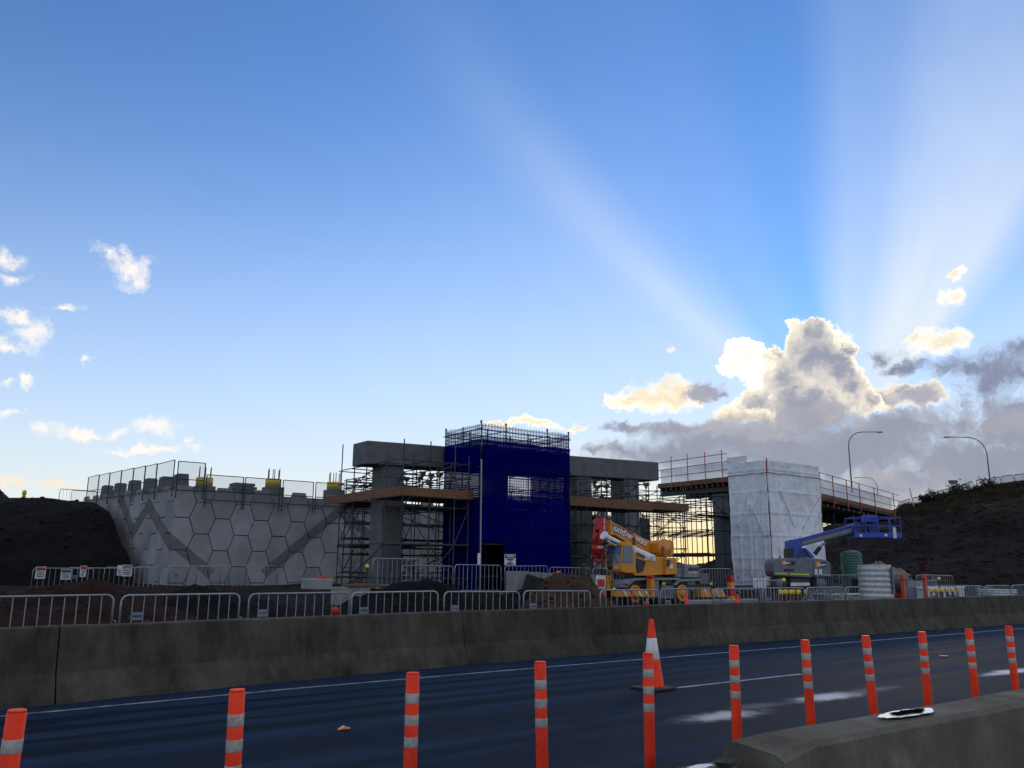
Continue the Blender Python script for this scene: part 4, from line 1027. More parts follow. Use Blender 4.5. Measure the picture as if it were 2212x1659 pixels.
for a, c in (((ws0-0.12, 30.9), (wr+0.1, 30.9)), ((ws0-0.12, 30.9), (ws0-0.12, wl))):
    mb.path([(lerp(a[0], c[0], k/12), lerp(a[1], c[1], k/12), WTOP-0.78+fbm(k*0.7, 3)*0.06) for k in range(13)], 0.018, 6)
mb.build(wt_, 'lashing_rope', 'black')
MB().tube((ws0-0.05, 30.95, WTOP-0.7), (ws0-0.05, 30.95, WTOP+0.1), 0.035).build(wt_, 'corner_post', 'red_dull')
MB().box((ws0+0.1, 32.5, WTOP), (ws0+0.14, 34.0, WTOP+0.42)).build(wt_, 'top_flap', 'wrap_white')

plt = thing('formwork_platform', 'raised formwork platform with orange posts and white mesh round the wrapped tower', 'formwork', 43, 33, 5.0)
# left edge, running away from the camera
t0 = wl - 0.15; e1 = at_s(1421, 1047, ws0)
EL0 = at_s(1572, 1028, ws0); zE = (EL0[1]+e1[1])/2; tA, tB = t0, e1[0]
n = 8
for k in range(n):
    ta, tb_ = lerp(tA, tB, k/n), lerp(tA, tB, (k+1)/n)
    box(plt, 'edge_board', (ws0-0.02, ta+0.01, zE-0.30), (ws0+0.04, tb_-0.01, zE), 'timber')
for k in range(14):
    tt = lerp(tA, tB, (k+0.5)/14); box(plt, 'joist', (ws0+0.05, tt-0.05, zE-0.55), (ws0+7.0, tt+0.05, zE-0.32), 'timber_dark')
for k in range(3): box(plt, 'bearer', (ws0+0.3+k*2.4, tA, zE-0.85), (ws0+0.45+k*2.4, tB, zE-0.56), 'steel_dark')
box(plt, 'deck', (ws0+0.05, tA, zE-0.31), (ws0+7.2, tB, zE-0.26), 'timber_dark')
for x, yt in ((1452, 985), (1487, 980), (1525, 977), (1562, 972)):
    t_, _ = at_s(x, 1030, ws0); zt = at_s(x, yt, ws0)[1]; tube(plt, 'guard_post', (ws0-0.05, t_, zE-0.35), (ws0-0.05, t_, zt), 0.03, 'orange_post')
for dz in (0.45, 0.95, 1.45): tube(plt, 'rail', (ws0-0.05, tA+0.2, zE+dz), (ws0-0.05, tB+0.2, zE+dz-0.05), 0.022, 'steel_dark')
def quad(par, name, pts, mat):
    o_ = off(par); bm = bmesh.new(); bm.faces.new([bm.verts.new(Vector(p)-o_) for p in pts]); me = bpy.data.meshes.new(name); bm.to_mesh(me); bm.free(); return add(par, name, me, mat)
sheet(plt, 'white_mesh', (ws0+0.35, tB), (ws0+0.35, tA), zE-0.1, zE+0.95, 'mesh_white', 30, 8, 0.05, 3)
# right edge, running along the road
rsx, rz0 = at_t(1768, 1064, 31.5); d_ = ray(1935, 1104); k_ = 66/d_.y; rex, ret, rz1 = d_.dot(SU)*k_, d_.dot(SV)*k_, CAMZ+d_.z*k_
def rp(k, dz=0.0): return Vector((lerp(rsx, rex, k), lerp(31.5, ret, k), lerp(rz0, rz1, k)+dz))
n = 6
for k in range(n):
    a, c = rp(k/n+0.002), rp((k+1)/n-0.002)
    mb = MB(); mb.tube(a, c, 0.01); bm = mb.bm; bm.clear()
    vs = [bm.verts.new(v) for v in (a+Vector((0, 0, -0.45)), c+Vector((0, 0, -0.45)), c, a)]; vb = [bm.verts.new(v.co+Vector((0, 0.05, 0))) for v in vs]
    bm.faces.new(vs); bm.faces.new(vb[::-1])
    for i in range(4): bm.faces.new((vs[i], vs[(i+1) % 4], vb[(i+1) % 4], vb[i]))
    mb.build(plt, 'edge_board', 'timber')
for k, x in enumerate((1771, 1800, 1830, 1858, 1890, 1931)):
    kk = (x-1768)/167.0; kk = kk/(kk + (1-kk)*66/53.0)
    a = rp(kk, -0.7); c = rp(kk, 1.35); a.y -= 0.05; c.y -= 0.05
    tube(plt, 'guard_post', a, c, 0.035, 'orange_post'); 
for dz in (0.35, 0.85, 1.3):
    a, c = rp(0, dz), rp(1.06, dz); a.y -= 0.09; c.y -= 0.09; tube(plt, 'rail', a, c, 0.022, 'steel_scaffold')
a, c = rp(0, 0), rp(1, 0)
bm = bmesh.new(); o_ = off(plt)
V = [[bm.verts.new(rp(i/30, lerp(0.02, 1.05, j/4)) + Vector((0, 0.25 + 0.05*fbm(i*0.4, j*0.6), 0)) - o_) for i in range(31)] for j in range(5)]
for j in range(4):
    for i in range(30): bm.faces.new((V[j][i], V[j][i+1], V[j+1][i+1], V[j+1][i]))
me = bpy.data.meshes.new('white_mesh'); bm.to_mesh(me); bm.free(); add(plt, 'white_mesh', me, 'mesh_white')
mb = MB(); bm = mb.bm
vs = [bm.verts.new(v) for v in (rp(0, -0.46), rp(1, -0.46), rp(1, -0.46)+Vector((0, 6, 0)), rp(0, -0.46)+Vector((0, 6, 0)))]; vb = [bm.verts.new(v.co+Vector((0, 0, 0.2))) for v in vs]
bm.faces.new(vs); bm.faces.new(vb[::-1])
for i in range(4): bm.faces.new((vs[i], vs[(i+1) % 4], vb[(i+1) % 4], vb[i]))
mb.build(plt, 'deck', 'timber_dark')
for k in range(16):
    a = rp((k+0.5)/16, -0.72); tube(plt, 'joist', a, a + Vector((0, 6, 0)), 0.09, 'timber_dark')
# falsework towers below the platform
random.seed(31)
scaffold('dense falsework props against the bright sky right of the crane', frange(ws0-1.6, ws0+6.2, 5), frange(wl+0.5, wl+9.5, 5), [1.7, 2.6, 4.0, 5.1, 6.1], 0.7, zE-0.9, brace=True, mat='steel_dark', stick=0.0, name='falsework', cat='falsework', r=0.03,
         decks=[(ws0-1.7, ws0-0.6, wl+0.3, wl+9.5, 2.55), (ws0-1.8, ws0+6, wl+0.3, wl+1.4, 4.9)])
scaffold('tube scaffold under the right arm of the formwork platform', [rsx+0.6, rsx+2.9, rsx+5.2, rsx+7.6, rsx+9.8], [32.4, 34.4, 36.4], [1.6, 3.1, 4.6], 0.7, 5.4, brace=True, mat='steel_dark', stick=0.0, name='falsework', cat='falsework')
colm = thing('pier_column', 'dark concrete pier column beside the white wrapped tower', 'column', ws0+2.5, wl+1.5, 0.6)
MB().box((ws0+0.6, wl+0.6, 0.5), (ws0+2.0, wl+1.9, zE-0.9), 0.04).build(colm, 'shaft', 'conc_pier')

# ------------------------------------------------------------------ city crane
CT = 22.4                                                # plane of its near side
def Z3(x, y, t=CT): return at_t((2250+0.27125*x)/1.8228, (1950+0.27125*y)/1.8228, t)
def pz(pts, t=CT): return [Z3(x, y, t) for x, y in pts]
cr = thing('mobile_crane', 'yellow and grey two-axle mobile crane with red hook block behind the fence', 'crane', 23.7, 23.4, 0.22)
GZ = 0.22
hub_f, hub_r = Z3(930, 1440), Z3(1615, 1420)
WR = 0.55
def wheel(c, t0, t1):
    w = MB().lathe([(0.30, t0+0.02), (WR-0.06, t0), (WR, t0+0.07), (WR, t1-0.07), (WR-0.06, t1), (0.30, t1-0.02)], c=(c[0], 0, GZ+WR), n=32, axis='Y').build(cr, 'wheel', 'rubber')
    MB().lathe([(0.06, t0-0.06), (0.13, t0-0.06), (0.15, t0-0.015), (0.24, t0+0.0), (0.29, t0-0.03), (0.315, t0-0.01), (0.31, t0+0.05)], c=(c[0], 0, GZ+WR), n=28, axis='Y').build(w, 'rim', 'yellow')
    for k in range(8):
        a = k*math.pi/4; MB().lathe([(0.02, t0-0.04), (0.022, t0+0.02)], c=(c[0]+0.19*math.cos(a), 0, GZ+WR+0.19*math.sin(a)), n=6, axis='Y').build(w, 'wheel_nut', 'black')
    return w
for c in (hub_f, hub_r):
    wheel(c, CT+0.02, CT+0.38); wheel(c, CT+1.6, CT+1.96)
P = lambda *a: MB().prism(*a)
P(pz([(790, 1230), (1870, 1215), (1870, 1300), (1480, 1330), (1100, 1330), (800, 1330)]), CT+0.25, CT+1.7, 0.02).build(cr, 'chassis', 'grey_paint')
P(pz([(735, 1232), (810, 1222), (880, 1222), (880, 1262), (810, 1290), (735, 1285)]), CT-0.02, CT+1.75, 0.02).build(cr, 'front_deck', 'grey_light')
P(pz([(790, 1285), (885, 1205), (1055, 1205), (1055, 1235), (905, 1235), (815, 1310)]), CT-0.06, CT+0.45, 0.01).build(cr, 'front_fender', 'grey_light')
P(pz([(1460, 1300), (1540, 1218), (1870, 1212), (1870, 1240), (1560, 1250), (1500, 1310)]), CT-0.06, CT+0.45, 0.01).build(cr, 'rear_fender', 'grey_light')
P(pz([(1050, 1200), (1560, 1200), (1560, 1232), (1050, 1232)]), CT-0.08, CT+0.4, 0.01).build(cr, 'deck_edge', 'grey_light')
cab1 = P(pz([(1105, 1238), (1262, 1238), (1262, 1490), (1105, 1490)]), CT-0.04, CT+0.5, 0.015).build(cr, 'locker', 'grey_paint')
P(pz([(1125, 1262), (1245, 1262), (1245, 1478), (1125, 1478)]), CT-0.055, CT-0.03, 0.006).build(cab1, 'locker_door', 'grey_light')
P(pz([(1300, 1310), (1480, 1310), (1480, 1500), (1300, 1500)]), CT-0.02, CT+0.5, 0.015).build(cr, 'step_box', 'grey_paint')
P(pz([(1320, 1350), (1460, 1350), (1460, 1455), (1320, 1455)]), CT-0.035, CT+0.0, 0.004).build(cr, 'step_recess', 'grey_dark')
P(pz([(1310, 1230), (1450, 1230), (1450, 1290), (1310, 1290)]), CT-0.01, CT+0.2, 0.004).build(cr, 'vent_recess', 'black')
sf = Z3(735, 1300)[0]; zf0, zf1 = Z3(735, 1385)[1], Z3(735, 1275)[1]           # front end of the carrier
tf_ = lambda x: CT + (735-x)/268.0                                             # photo column to place across the front end
MB().box((sf-0.05, CT+0.02, zf0+0.1), (sf+0.35, CT+1.72, zf1), 0.02).build(cr, 'front_panel', 'grey_paint')
MB().box((sf-0.16, tf_(600), zf0), (sf-0.04, tf_(300), zf1+0.02), 0.04).build(cr, 'bumper', 'yellow')
MB().box((sf-0.18, tf_(605), zf1), (sf-0.03, tf_(530), zf1+0.26), 0.03).build(cr, 'bumper_horn', 'yellow')
MB().box((sf-0.19, tf_(562), zf0+0.05), (sf-0.15, tf_(448), zf0+0.24), 0.01).build(cr, 'lamp_recess', 'black')
for x in (480, 525):
    q = MB(); q.tube((sf-0.21, tf_(x), zf0+0.145), (sf-0.17, tf_(x), zf0+0.145), 0.06, 14); q.build(cr, 'headlight', 'lamp_glass')
for x in (350, 420):
    MB().box((sf-0.02, tf_(x), zf1+0.02), (sf+0.05, tf_(x-50), zf1+0.30), 0.02).build(cr, 'front_bracket', 'grey_light')
# striped outrigger beams
def stripes(par, x0, x1, y0, y1, t, n, slant):
    P(pz([(x0, y0), (x1, y0), (x1, y1), (x0, y1)], t), t, t+0.35, 0.015).build(par, 'beam_box', 'yellow')
    w = (x1-x0)/(2*n)
    for k in range(n):
        a = x0 + (2*k+0.9)*w
        m_ = 'red' if (k % 2 == 1 and k < n-1) else 'white_dirty'
        P(pz([(a, y0+3), (a+w*0.55, y0+3), (a+w*0.55+slant, y1-3), (a+slant, y1-3)], t), t-0.012, t-0.002).build(par, 'stripe', m_)
og = thing('outrigger_x', '', 'x'); bpy.data.objects.remove(og)
stripes(cr, 685, 1110, 1368, 1475, CT-0.28, 4, 60)
stripes(cr, 1885, 2210, 1362, 1480, CT-0.10, 4, 50)
P(pz([(1058, 1200), (1105, 1200), (1105, 1480), (1058, 1480)]), CT-0.36, CT-0.1, 0.02).build(cr, 'jack_housing', 'yellow')
P(pz([(1056, 1168), (1104, 1168), (1104, 1214), (1056, 1214)]), CT-0.37, CT-0.1, 0.015).build(cr, 'jack_cap', 'red')
j0 = Z3(1085, 1480, CT-0.2); MB().tube((j0[0], CT-0.22, j0[1]), (j0[0], CT-0.22, GZ+0.05), 0.05).lathe([(0.2, GZ), (0.2, GZ+0.05), (0.05, GZ+0.09)], c=(j0[0], CT-0.22, 0), n=18).build(cr, 'jack_leg', 'galv')
for x in (1298, 1985, 578):
    c = Z3(x, 1284 if x != 578 else 1358); MB().box((c[0]-0.07, CT-0.16, c[1]-0.04), (c[0]+0.07, CT-0.12, c[1]+0.04), 0.005).build(cr, 'side_marker', 'lime')
# rear boxes
P(pz([(1650, 1012), (1830, 1008), (1862, 1030), (1862, 1195), (1648, 1195)]), CT+0.0, CT+1.5, 0.02).build(cr, 'engine_cover', 'grey_light')
P(pz([(1540, 1060), (1648, 1055), (1648, 1195), (1540, 1190)]), CT+0.1, CT+1.5, 0.02).build(cr, 'tank_box', 'grey_paint')
P(pz([(1868, 1135), (1995, 1135), (1998, 1290), (1868, 1290)], CT+0.3), CT+0.3, CT+1.6, 0.02).build(cr, 'rear_box', 'grey_dark')
c = Z3(1675, 1130); MB().box((c[0], CT-0.012, c[1]-0.03), (c[0]+0.42, CT-0.003, c[1]+0.05)).build(cr, 'decal_red', 'red')
text(cr, 'lettering', 'Crane WORX', (c[0]+0.03, CT-0.016, c[1]-0.01), 0.085, 'white', bold=0.002)
sc_ = MB()
for k in range(5):
    a = Z3(1690+k*32, 1075, CT); sc_.path([(a[0], CT-0.012, a[1]-0.06), (a[0]+0.06, CT-0.012, a[1]+0.04), (a[0]+0.10, CT-0.012, a[1]+0.08), (a[0]+0.09, CT-0.012, a[1]-0.03)], 0.012, 5)
so = sc_.build(cr, 'scrawled_emblem', 'black'); so['kind'] = 'stuff'
# superstructure
st_ = CT+0.15
MB().lathe([(0.75, 0), (0.75, 0.14)], c=(Z3(1080, 1200, CT+1)[0], CT+1.0, Z3(1080, 1215, CT+1)[1]), n=28).build(cr, 'turntable', 'black')
P(pz([(930, 880), (1150, 965), (1200, 890), (1345, 900), (1345, 1155), (1145, 1165), (930, 1172), (880, 1130)], st_), st_, CT+0.95, 0.03).build(cr, 'superstructure', 'yellow')
P(pz([(1342, 905), (1500, 908), (1508, 1150), (1345, 1156)], st_), CT+0.05, CT+1.6, 0.03).build(cr, 'counterweight', 'yellow')
for k in range(4):
    c = Z3(1392, 945+k*24); MB().box((c[0], CT+0.02, c[1]-0.025), (c[0]+0.19, CT+0.06, c[1]+0.02)).build(cr, 'vent_slot', 'black')
c = Z3(1430, 1065); MB().box((c[0], CT+0.025, c[1]), (c[0]+0.19, CT+0.045, c[1]+0.17)).build(cr, 'sticker', 'white')
P(pz([(935, 910), (1080, 960), (1040, 1100), (960, 1140), (935, 1040)], st_), st_-0.02, st_+0.1, 0.01).build(cr, 'side_recess', 'black')
cabp = pz([(722, 1000), (726, 860), (748, 700), (770, 672), (880, 690), (935, 860), (930, 1130), (800, 1125), (730, 1112), (722, 1070)], CT)
cb = P(cabp, CT+0.0, CT+0.82, 0.03).build(cr, 'cab', 'yellow')
P(pz([(717, 985), (721, 860), (741, 725), (795, 725), (803, 850), (778, 985)], CT), CT+0.05, CT+0.76, 0.006).build(cb, 'windscreen', 'glass_cab')
P(pz([(740, 985), (742, 860), (758, 725), (868, 735), (890, 860), (890, 985)], CT), CT-0.02, CT+0.1, 0.006).build(cb, 'side_window', 'glass_cab')
wq = Z3(712, 980)[0]; wz0 = Z3(717, 985)[1]
MB().tube((wq-0.02, CT+0.2, wz0+0.03), (wq+0.01, CT+0.5, wz0+0.45), 0.014, 6).build(cb, 'wiper', 'black')
P(pz([(525, 862), (602, 862), (602, 978), (525, 978)], CT-0.25), CT-0.28, CT-0.22, 0.015).build(cr, 'mirror', 'black')
m0 = Z3(560, 1020, CT-0.2); m1 = Z3(555, 1240, CT-0.2)
MB().lathe([(0.02, -0.03), (0.15, -0.02), (0.16, 0.0), (0.08, 0.05)], c=(m0[0], CT-0.2, m0[1]), n=20, axis='Y').tube((m0[0], CT-0.19, m0[1]), (m1[0], CT-0.19, m1[1]), 0.016).build(cr, 'round_mirror', 'black')
c = Z3(719, 1060); text(cr, 'lettering', 'Crane WORX', (c[0]-0.03, CT+0.76, c[1]-0.02), 0.115, 'white', bold=0.003, yaw=-math.pi/2)
P(pz([(1180, 880), (1210, 880), (1205, 960), (1180, 955)], CT), CT-0.05, CT+0.1, 0.01).build(cr, 'work_lamp', 'white')
# boom
BT0, BT1 = CT+0.78, CT+1.28
bl = pz([(600, 388), (1175, 690), (1240, 760), (1110, 850), (1000, 800), (600, 560)], BT0)
P(bl, BT0, BT1, 0.02).build(cr, 'boom', 'yellow')
for k, (x0, x1, e) in enumerate(((560, 580, 14), (578, 598, 6), (592, 618, -4))):
    yc = lambda x: 388 + (x-600)*0.53
    P(pz([(x0, yc(x0)+10-e), (x1, yc(x1)+8-e), (x1, yc(x1)+182+e), (x0, yc(x0)+200+e)], BT0), BT0-0.03+0.015*k, BT1+0.03-0.015*k, 0.02).build(cr, 'boom_section', 'yellow' if k != 1 else 'yellow_dull')
for k in range(7):
    c = Z3(556, 375, BT0); tt = BT0 + 0.03 + k*0.065; MB().box((c[0]-0.05-0.02*(k % 3), tt, c[1]-0.62+0.08*(k % 2)), (c[0]+0.02, tt+0.045, c[1]-0.05-0.06*(k % 3)), 0.008).build(cr, 'slide_pad', 'yellow_dull' if k % 2 else 'yellow')
P(pz([(1150, 690), (1310, 720), (1340, 650), (1395, 670), (1402, 780), (1395, 870), (1340, 892), (1200, 905), (1150, 830)], BT0), CT+0.45, CT+1.5, 0.03).build(cr, 'boom_foot', 'yellow')
d_ = Z3(1350, 770, CT+0.4); MB().lathe([(0.05, -0.05), (0.36, -0.04), (0.36, 0.0), (0.30, 0.04), (0.30, 0.9), (0.36, 0.95)], c=(d_[0], CT+0.42, d_[1]), n=26, axis='Y').build(cr, 'winch_drum', 'yellow')
c = Z3(1340, 785, CT+0.3); MB().box((c[0]-0.05, CT+0.3, c[1]-0.08), (c[0]+0.05, CT+0.36, c[1]+0.10), 0.01).build(cr, 'tail_lamp', 'red'); MB().box((c[0]-0.05, CT+0.3, c[1]-0.28), (c[0]+0.05, CT+0.36, c[1]-0.12), 0.01).build(cr, 'signal_lamp', 'green_tank')
ang = math.atan2(bl[0][1]-bl[1][1], bl[0][0]-bl[1][0]); tilt = ang - math.pi if ang > 0 else ang + math.pi
def bt(x, y, sz, tx, m_, b_=0.004, sx=1.0):
    c = Z3(x, y, BT0-0.03); text(cr, 'lettering', tx, (c[0], BT0-0.03, c[1]), sz, m_, tilt=tilt, bold=b_, sx=sx)
def bplate(x0, y0, x1, y1, h, m_):
    a, c = Z3(x0, y0, BT0-0.02), Z3(x1, y1, BT0-0.02); P([(a[0], a[1]), (c[0], c[1]), (c[0], c[1]+h), (a[0], a[1]+h)], BT0-0.024, BT0-0.005).build(cr, 'boom_decal', m_)
bplate(600, 520, 722, 572, 0.27, 'grey_dark'); bplate(748, 578, 895, 640, 0.26, 'red'); bplate(925, 668, 1065, 740, 0.06, 'red')
bt(606, 508, 0.235, 'KATO', 'white', 0.012, 0.95); bt(750, 568, 0.25, 'Crane', 'white', 0.010, 0.95); bt(925, 655, 0.235, 'WORX', 'white', 0.010, 0.85)
h0, h1 = Z3(905, 600, BT0-0.05), Z3(900, 720, BT0-0.05)
MB().path([(h0[0], BT0-0.05, h0[1]), (h0[0], BT0-0.05, h1[1]+0.1), (h0[0]+0.05, BT0-0.05, h1[1]), (h0[0]-0.04, BT0-0.05, h1[1]-0.02), (h0[0]-0.06, BT0-0.05, h1[1]+0.05)], 0.03, 8).build(cr, 'emblem_hook', 'black')
for e0, e1 in ((0.0, 0.10), (0.32, 0.42)): P(pz([(455, 316), (500, 330), (540, 380), (530, 560), (470, 640), (455, 720), (405, 715), (400, 640), (432, 520)], BT0), BT0+e0, BT0+e1, 0.015).build(cr, 'boom_head_cheek', 'red')
P(pz([(450, 330), (505, 340), (515, 430), (440, 500)], BT0), BT0+0.1, BT0+0.32, 0.02).build(cr, 'boom_head', 'red')
for yy in (380, 470, 560):
    c = Z3(470, yy, BT0); MB().box((c[0]-0.02, BT0-0.03, c[1]-0.09), (c[0]+0.03, BT0-0.005, c[1]+0.09), 0.004).build(cr, 'head_mark', 'white_dirty')
c = Z3(440, 640, BT0); MB().lathe([(0.22, -0.08), (0.25, -0.06), (0.20, 0.0), (0.25, 0.06), (0.22, 0.08)], c=(c[0], BT0+0.2, c[1]), n=22, axis='Y').build(cr, 'sheave', 'red_dull')
hb = P(pz([(390, 715), (470, 712), (498, 740), (490, 850), (455, 872), (405, 850), (385, 780)], BT0), BT0+0.05, BT0+0.36, 0.03).build(cr, 'hook_block', 'red')
c = Z3(430, 752, BT0); MB().box((c[0]-0.11, BT0+0.03, c[1]-0.045), (c[0]+0.13, BT0+0.045, c[1]+0.045)).build(hb, 'white_mark', 'white')
c = Z3(400, 900, BT0+0.2)
MB().path([(c[0], BT0+0.2, c[1]+0.14)] + [(c[0]+0.13*math.sin(a), BT0+0.2, c[1]-0.06-0.13*math.cos(a)+0.0) for a in (2.6, 2.0, 1.4, 0.8, 0.1, -0.6, -1.2, -1.7)], [0.05, 0.055, 0.055, 0.055, 0.055, 0.05, 0.045, 0.035, 0.02], 10).build(hb, 'hook', 'red')
c = Z3(345, 880, BT0+0.2)
MB().path([(c[0]+0.1*math.sin(a), BT0+0.3, c[1]-0.08+0.1*math.cos(a)) for a in [k*0.6 for k in range(11)]], 0.035, 8).build(hb, 'shackle', 'red_dull')
a, c = Z3(460, 640, BT0), Z3(500, 1000, BT0); tube(cr, 'guy_rope', (a[0], BT0+0.1, a[1]-0.3), (c[0]+0.2, CT+0.3, c[1]), 0.02, 'black', CYL6)
# lifting cylinder
a, c, e = Z3(480, 590, CT+0.45), Z3(870, 790, CT+0.45), Z3(1175, 920, CT+0.45)
V3 = lambda q: (q[0], CT+0.45, q[1])
MB().tube(V3(a), V3(c), 0.10, 14).tube(V3(a), (a[0]-0.05, CT+0.45, a[1]+0.03), 0.17, 14).build(cr, 'lift_ram', 'white')
MB().tube(V3(c), V3(e), 0.155, 16).tube(V3(c), (c[0]+0.12, CT+0.45, c[1]-0.05), 0.19, 16).build(cr, 'lift_cylinder', 'white')
a2, c2 = Z3(560, 660, CT+0.35), Z3(1100, 915, CT+0.35); tube(cr, 'hydraulic_hose', (a2[0], CT+0.3, a2[1]), (c2[0], CT+0.3, c2[1]), 0.025, 'black')
a2, c2 = Z3(520, 625, CT+0.35), Z3(900, 830, CT+0.35); tube(cr, 'hydraulic_pipe', (a2[0], CT+0.33, a2[1]-0.1), (c2[0], CT+0.33, c2[1]-0.12), 0.035, 'white_dirty')
a2, c2 = Z3(1090, 880, CT+0.3), Z3(1140, 950, CT+0.3); MB().box((a2[0]-0.1, CT+0.25, c2[1]), (c2[0], CT+0.6, a2[1]), 0.02).build(cr, 'cylinder_pin', 'white_dirty')

# ------------------------------------------------------------------ boom lift
LT = 26.6
def Z6(x, y, t=LT): return at_t((3000+0.30135*x)/1.8228, (1950+0.30135*y)/1.8228, t)
DL = ray(1730, 1200); LY = 44.0                        # stands square to the line of sight, near the wrapped tower
DIRL = Vector((1, -0.08, 0)).normalized(); NRL = Vector((-DIRL.y, DIRL.x, 0))
LO = Vector((DL.x/DL.y*LY, LY, 0.5))
lift = thing('boom_lift', 'blue boom lift with grey base cover and raised work basket', 'boom lift', rot=math.atan2(DIRL.y, DIRL.x), pos=LO, org=(0, 0, 0))
def L6(x, y, dn=0.0):
    """photo pixel (third close-up) to lift coordinates on the plane dn behind its near side"""
    d = ray((3000+0.30135*x)/1.8228, (1950+0.30135*y)/1.8228); o = Vector((0, 0, CAMZ))
    k = ((LO - o).dot(NRL) + dn)/d.dot(NRL); p = o + d*k - LO
    return (p.dot(DIRL), p.z)
def lp(pts, dn=0.0): return [L6(x, y, dn) for x, y in pts]
LP = lambda pts, a, c, bv=0.02: MB().prism(lp(pts, a), a, c, bv)
LP([(140, 880), (160, 840), (215, 822), (420, 820), (560, 812), (660, 818), (680, 1070), (620, 1075), (165, 1062), (145, 1000)], 0.0, 2.0, 0.08).build(lift, 'base_cover', 'grey_paint')
LP([(655, 818), (780, 838), (850, 850), (895, 885), (905, 930), (905, 1055), (790, 1075), (670, 1070)], 0.12, 1.7, 0.08).build(lift, 'counterweight', 'grey_paint')
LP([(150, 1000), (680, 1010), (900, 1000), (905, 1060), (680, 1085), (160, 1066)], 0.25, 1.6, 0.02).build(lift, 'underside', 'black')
for x0, x1, y in ((170, 338, 1020), (366, 620, 1030), (778, 905, 1040)):
    LP([(x0, y-8), (x1, y-2), (x1, y+16), (x0, y+10)], -0.03 if x0 < 700 else 0.09, 0.02 if x0 < 700 else 0.2, 0.0).build(lift, 'reflective_strip', 'lime')
def onsite(x0, x1, xm, y0, y1, dn, big=True):
    LP([(x0, y0), (xm, y0), (xm, y1), (x0, y1)], dn-0.03, dn+0.01, 0.0).build(lift, 'decal_orange', 'orange_light')
    LP([(xm, y0), (x1, y0), (x1, y1), (xm, y1)], dn-0.03, dn+0.01, 0.0).build(lift, 'decal_black', 'black')
    c = L6(x0+20, y1-16, dn-0.05); h = L6(x0, y0, dn)[1]-L6(x0, y1, dn)[1]
    text(lift, 'lettering', 'Onsite', (c[0], dn-0.05, c[1]), h*0.72, 'white', bold=0.008, shear=0.2, sx=0.9)
onsite(258, 436, 318, 858, 912, 0.0); onsite(705, 842, 765, 872, 938, 0.12)
LP([(290, 962), (415, 964), (415, 994), (290, 992)], -0.03, 0.01, 0.0).build(lift, 'number_plate', 'black')
for x0 in (690, 748): LP([(x0, 965), (x0+38, 965), (x0+38, 1035), (x0, 1035)], 0.09, 0.14, 0.0).build(lift, 'notice', 'white')
for x, y in ((235, 812), (600, 820)):
    c = L6(x, y, 0.5); MB().lathe([(0.06, c[1]-0.08), (0.06, c[1]+0.04), (0.03, c[1]+0.07)], c=(c[0], 0.5, 0), n=12).build(lift, 'beacon', 'red')
wz_ = 0.5
for x in (250, 780):
    for dn in (0.2, 1.5):
        c = L6(x, 1150, dn); w = MB().lathe([(0.25, 0), (0.5, 0.02), (0.52, 0.1), (0.52, 0.3), (0.5, 0.36), (0.25, 0.38)], c=(c[0], dn, 0.53), n=26, axis='Y').build(lift, 'wheel', 'rubber')
        MB().lathe([(0.05, -0.02), (0.26, 0.0), (0.27, 0.05)], c=(c[0], dn, 0.53), n=20, axis='Y').build(w, 'rim', 'grey_light')
MB().box((L6(230, 1100)[0], 0.4, 0.55), (L6(800, 1100)[0], 1.5, 0.95), 0.04).build(lift, 'chassis', 'grey_dark')
LP([(340, 600), (370, 585), (520, 575), (525, 690), (470, 720), (440, 830), (345, 830), (345, 690)], 0.55, 1.35, 0.03).build(lift, 'turret', 'blue_paint')
LP([(335, 690), (420, 690), (430, 840), (340, 840)], 0.5, 1.4, 0.02).build(lift, 'turret_hinge', 'black')
LP([(440, 700), (540, 690), (690, 815), (450, 818)], 0.7, 1.2, 0.02).build(lift, 'turret_web', 'blue_dark')
LP([(540, 690), (580, 690), (700, 815), (640, 820)], 0.6, 1.3, 0.02).build(lift, 'strut', 'blue_paint')
LP([(370, 583), (540, 555), (1240, 365), (1255, 400), (560, 590)], 0.62, 1.24, 0.02).build(lift, 'boom_cover', 'blue_paint')
LP([(525, 592), (1250, 402), (1180, 480), (830, 570), (520, 660)], 0.66, 1.20, 0.02).build(lift, 'boom', 'grey_light')
LP([(530, 640), (830, 562), (1175, 474), (1180, 492), (530, 668)], 0.64, 1.22, 0.0).build(lift, 'boom_lower_strip', 'grey_dark')  # dark strip along the lower edge of the boom
a, c = L6(690, 770, 0.9), L6(760, 680, 0.9); e = L6(835, 610, 0.9)
MB().tube((a[0], 0.9, a[1]), (c[0], 0.9, c[1]), 0.11, 12).build(lift, 'lift_cylinder', 'black'); tube(lift, 'lift_ram', (c[0], 0.9, c[1]), (e[0], 0.9, e[1]), 0.055, 'galv')
LP([(1220, 355), (1290, 345), (1310, 400), (1280, 480), (1210, 500), (1170, 470)], 0.6, 1.3, 0.02).build(lift, 'boom_nose', 'blue_dark')
LP([(1270, 380), (1320, 370), (1440, 545), (1380, 550)], 0.75, 1.15, 0.02).build(lift, 'jib_arm', 'blue_dark')
LP([(1335, 262), (1505, 262), (1505, 352), (1335, 352)], 0.2, 0.7, 0.03).build(lift, 'control_box', 'blue_paint')
LP([(1350, 355), (1500, 355), (1510, 540), (1440, 545)], 0.6, 1.0, 0.02).build(lift, 'rotator', 'blue_dark')
b0, b1 = L6(1205, 560, 0.0), L6(1810, 565, 0.0); top = L6(1500, 305, 0.0)[1]; fl = b0[1]; D0, D1 = -0.2, 1.3
MB().box((b0[0], D0, fl), (b1[0], D1, fl+0.05)).build(lift, 'basket_floor', 'blue_dark')
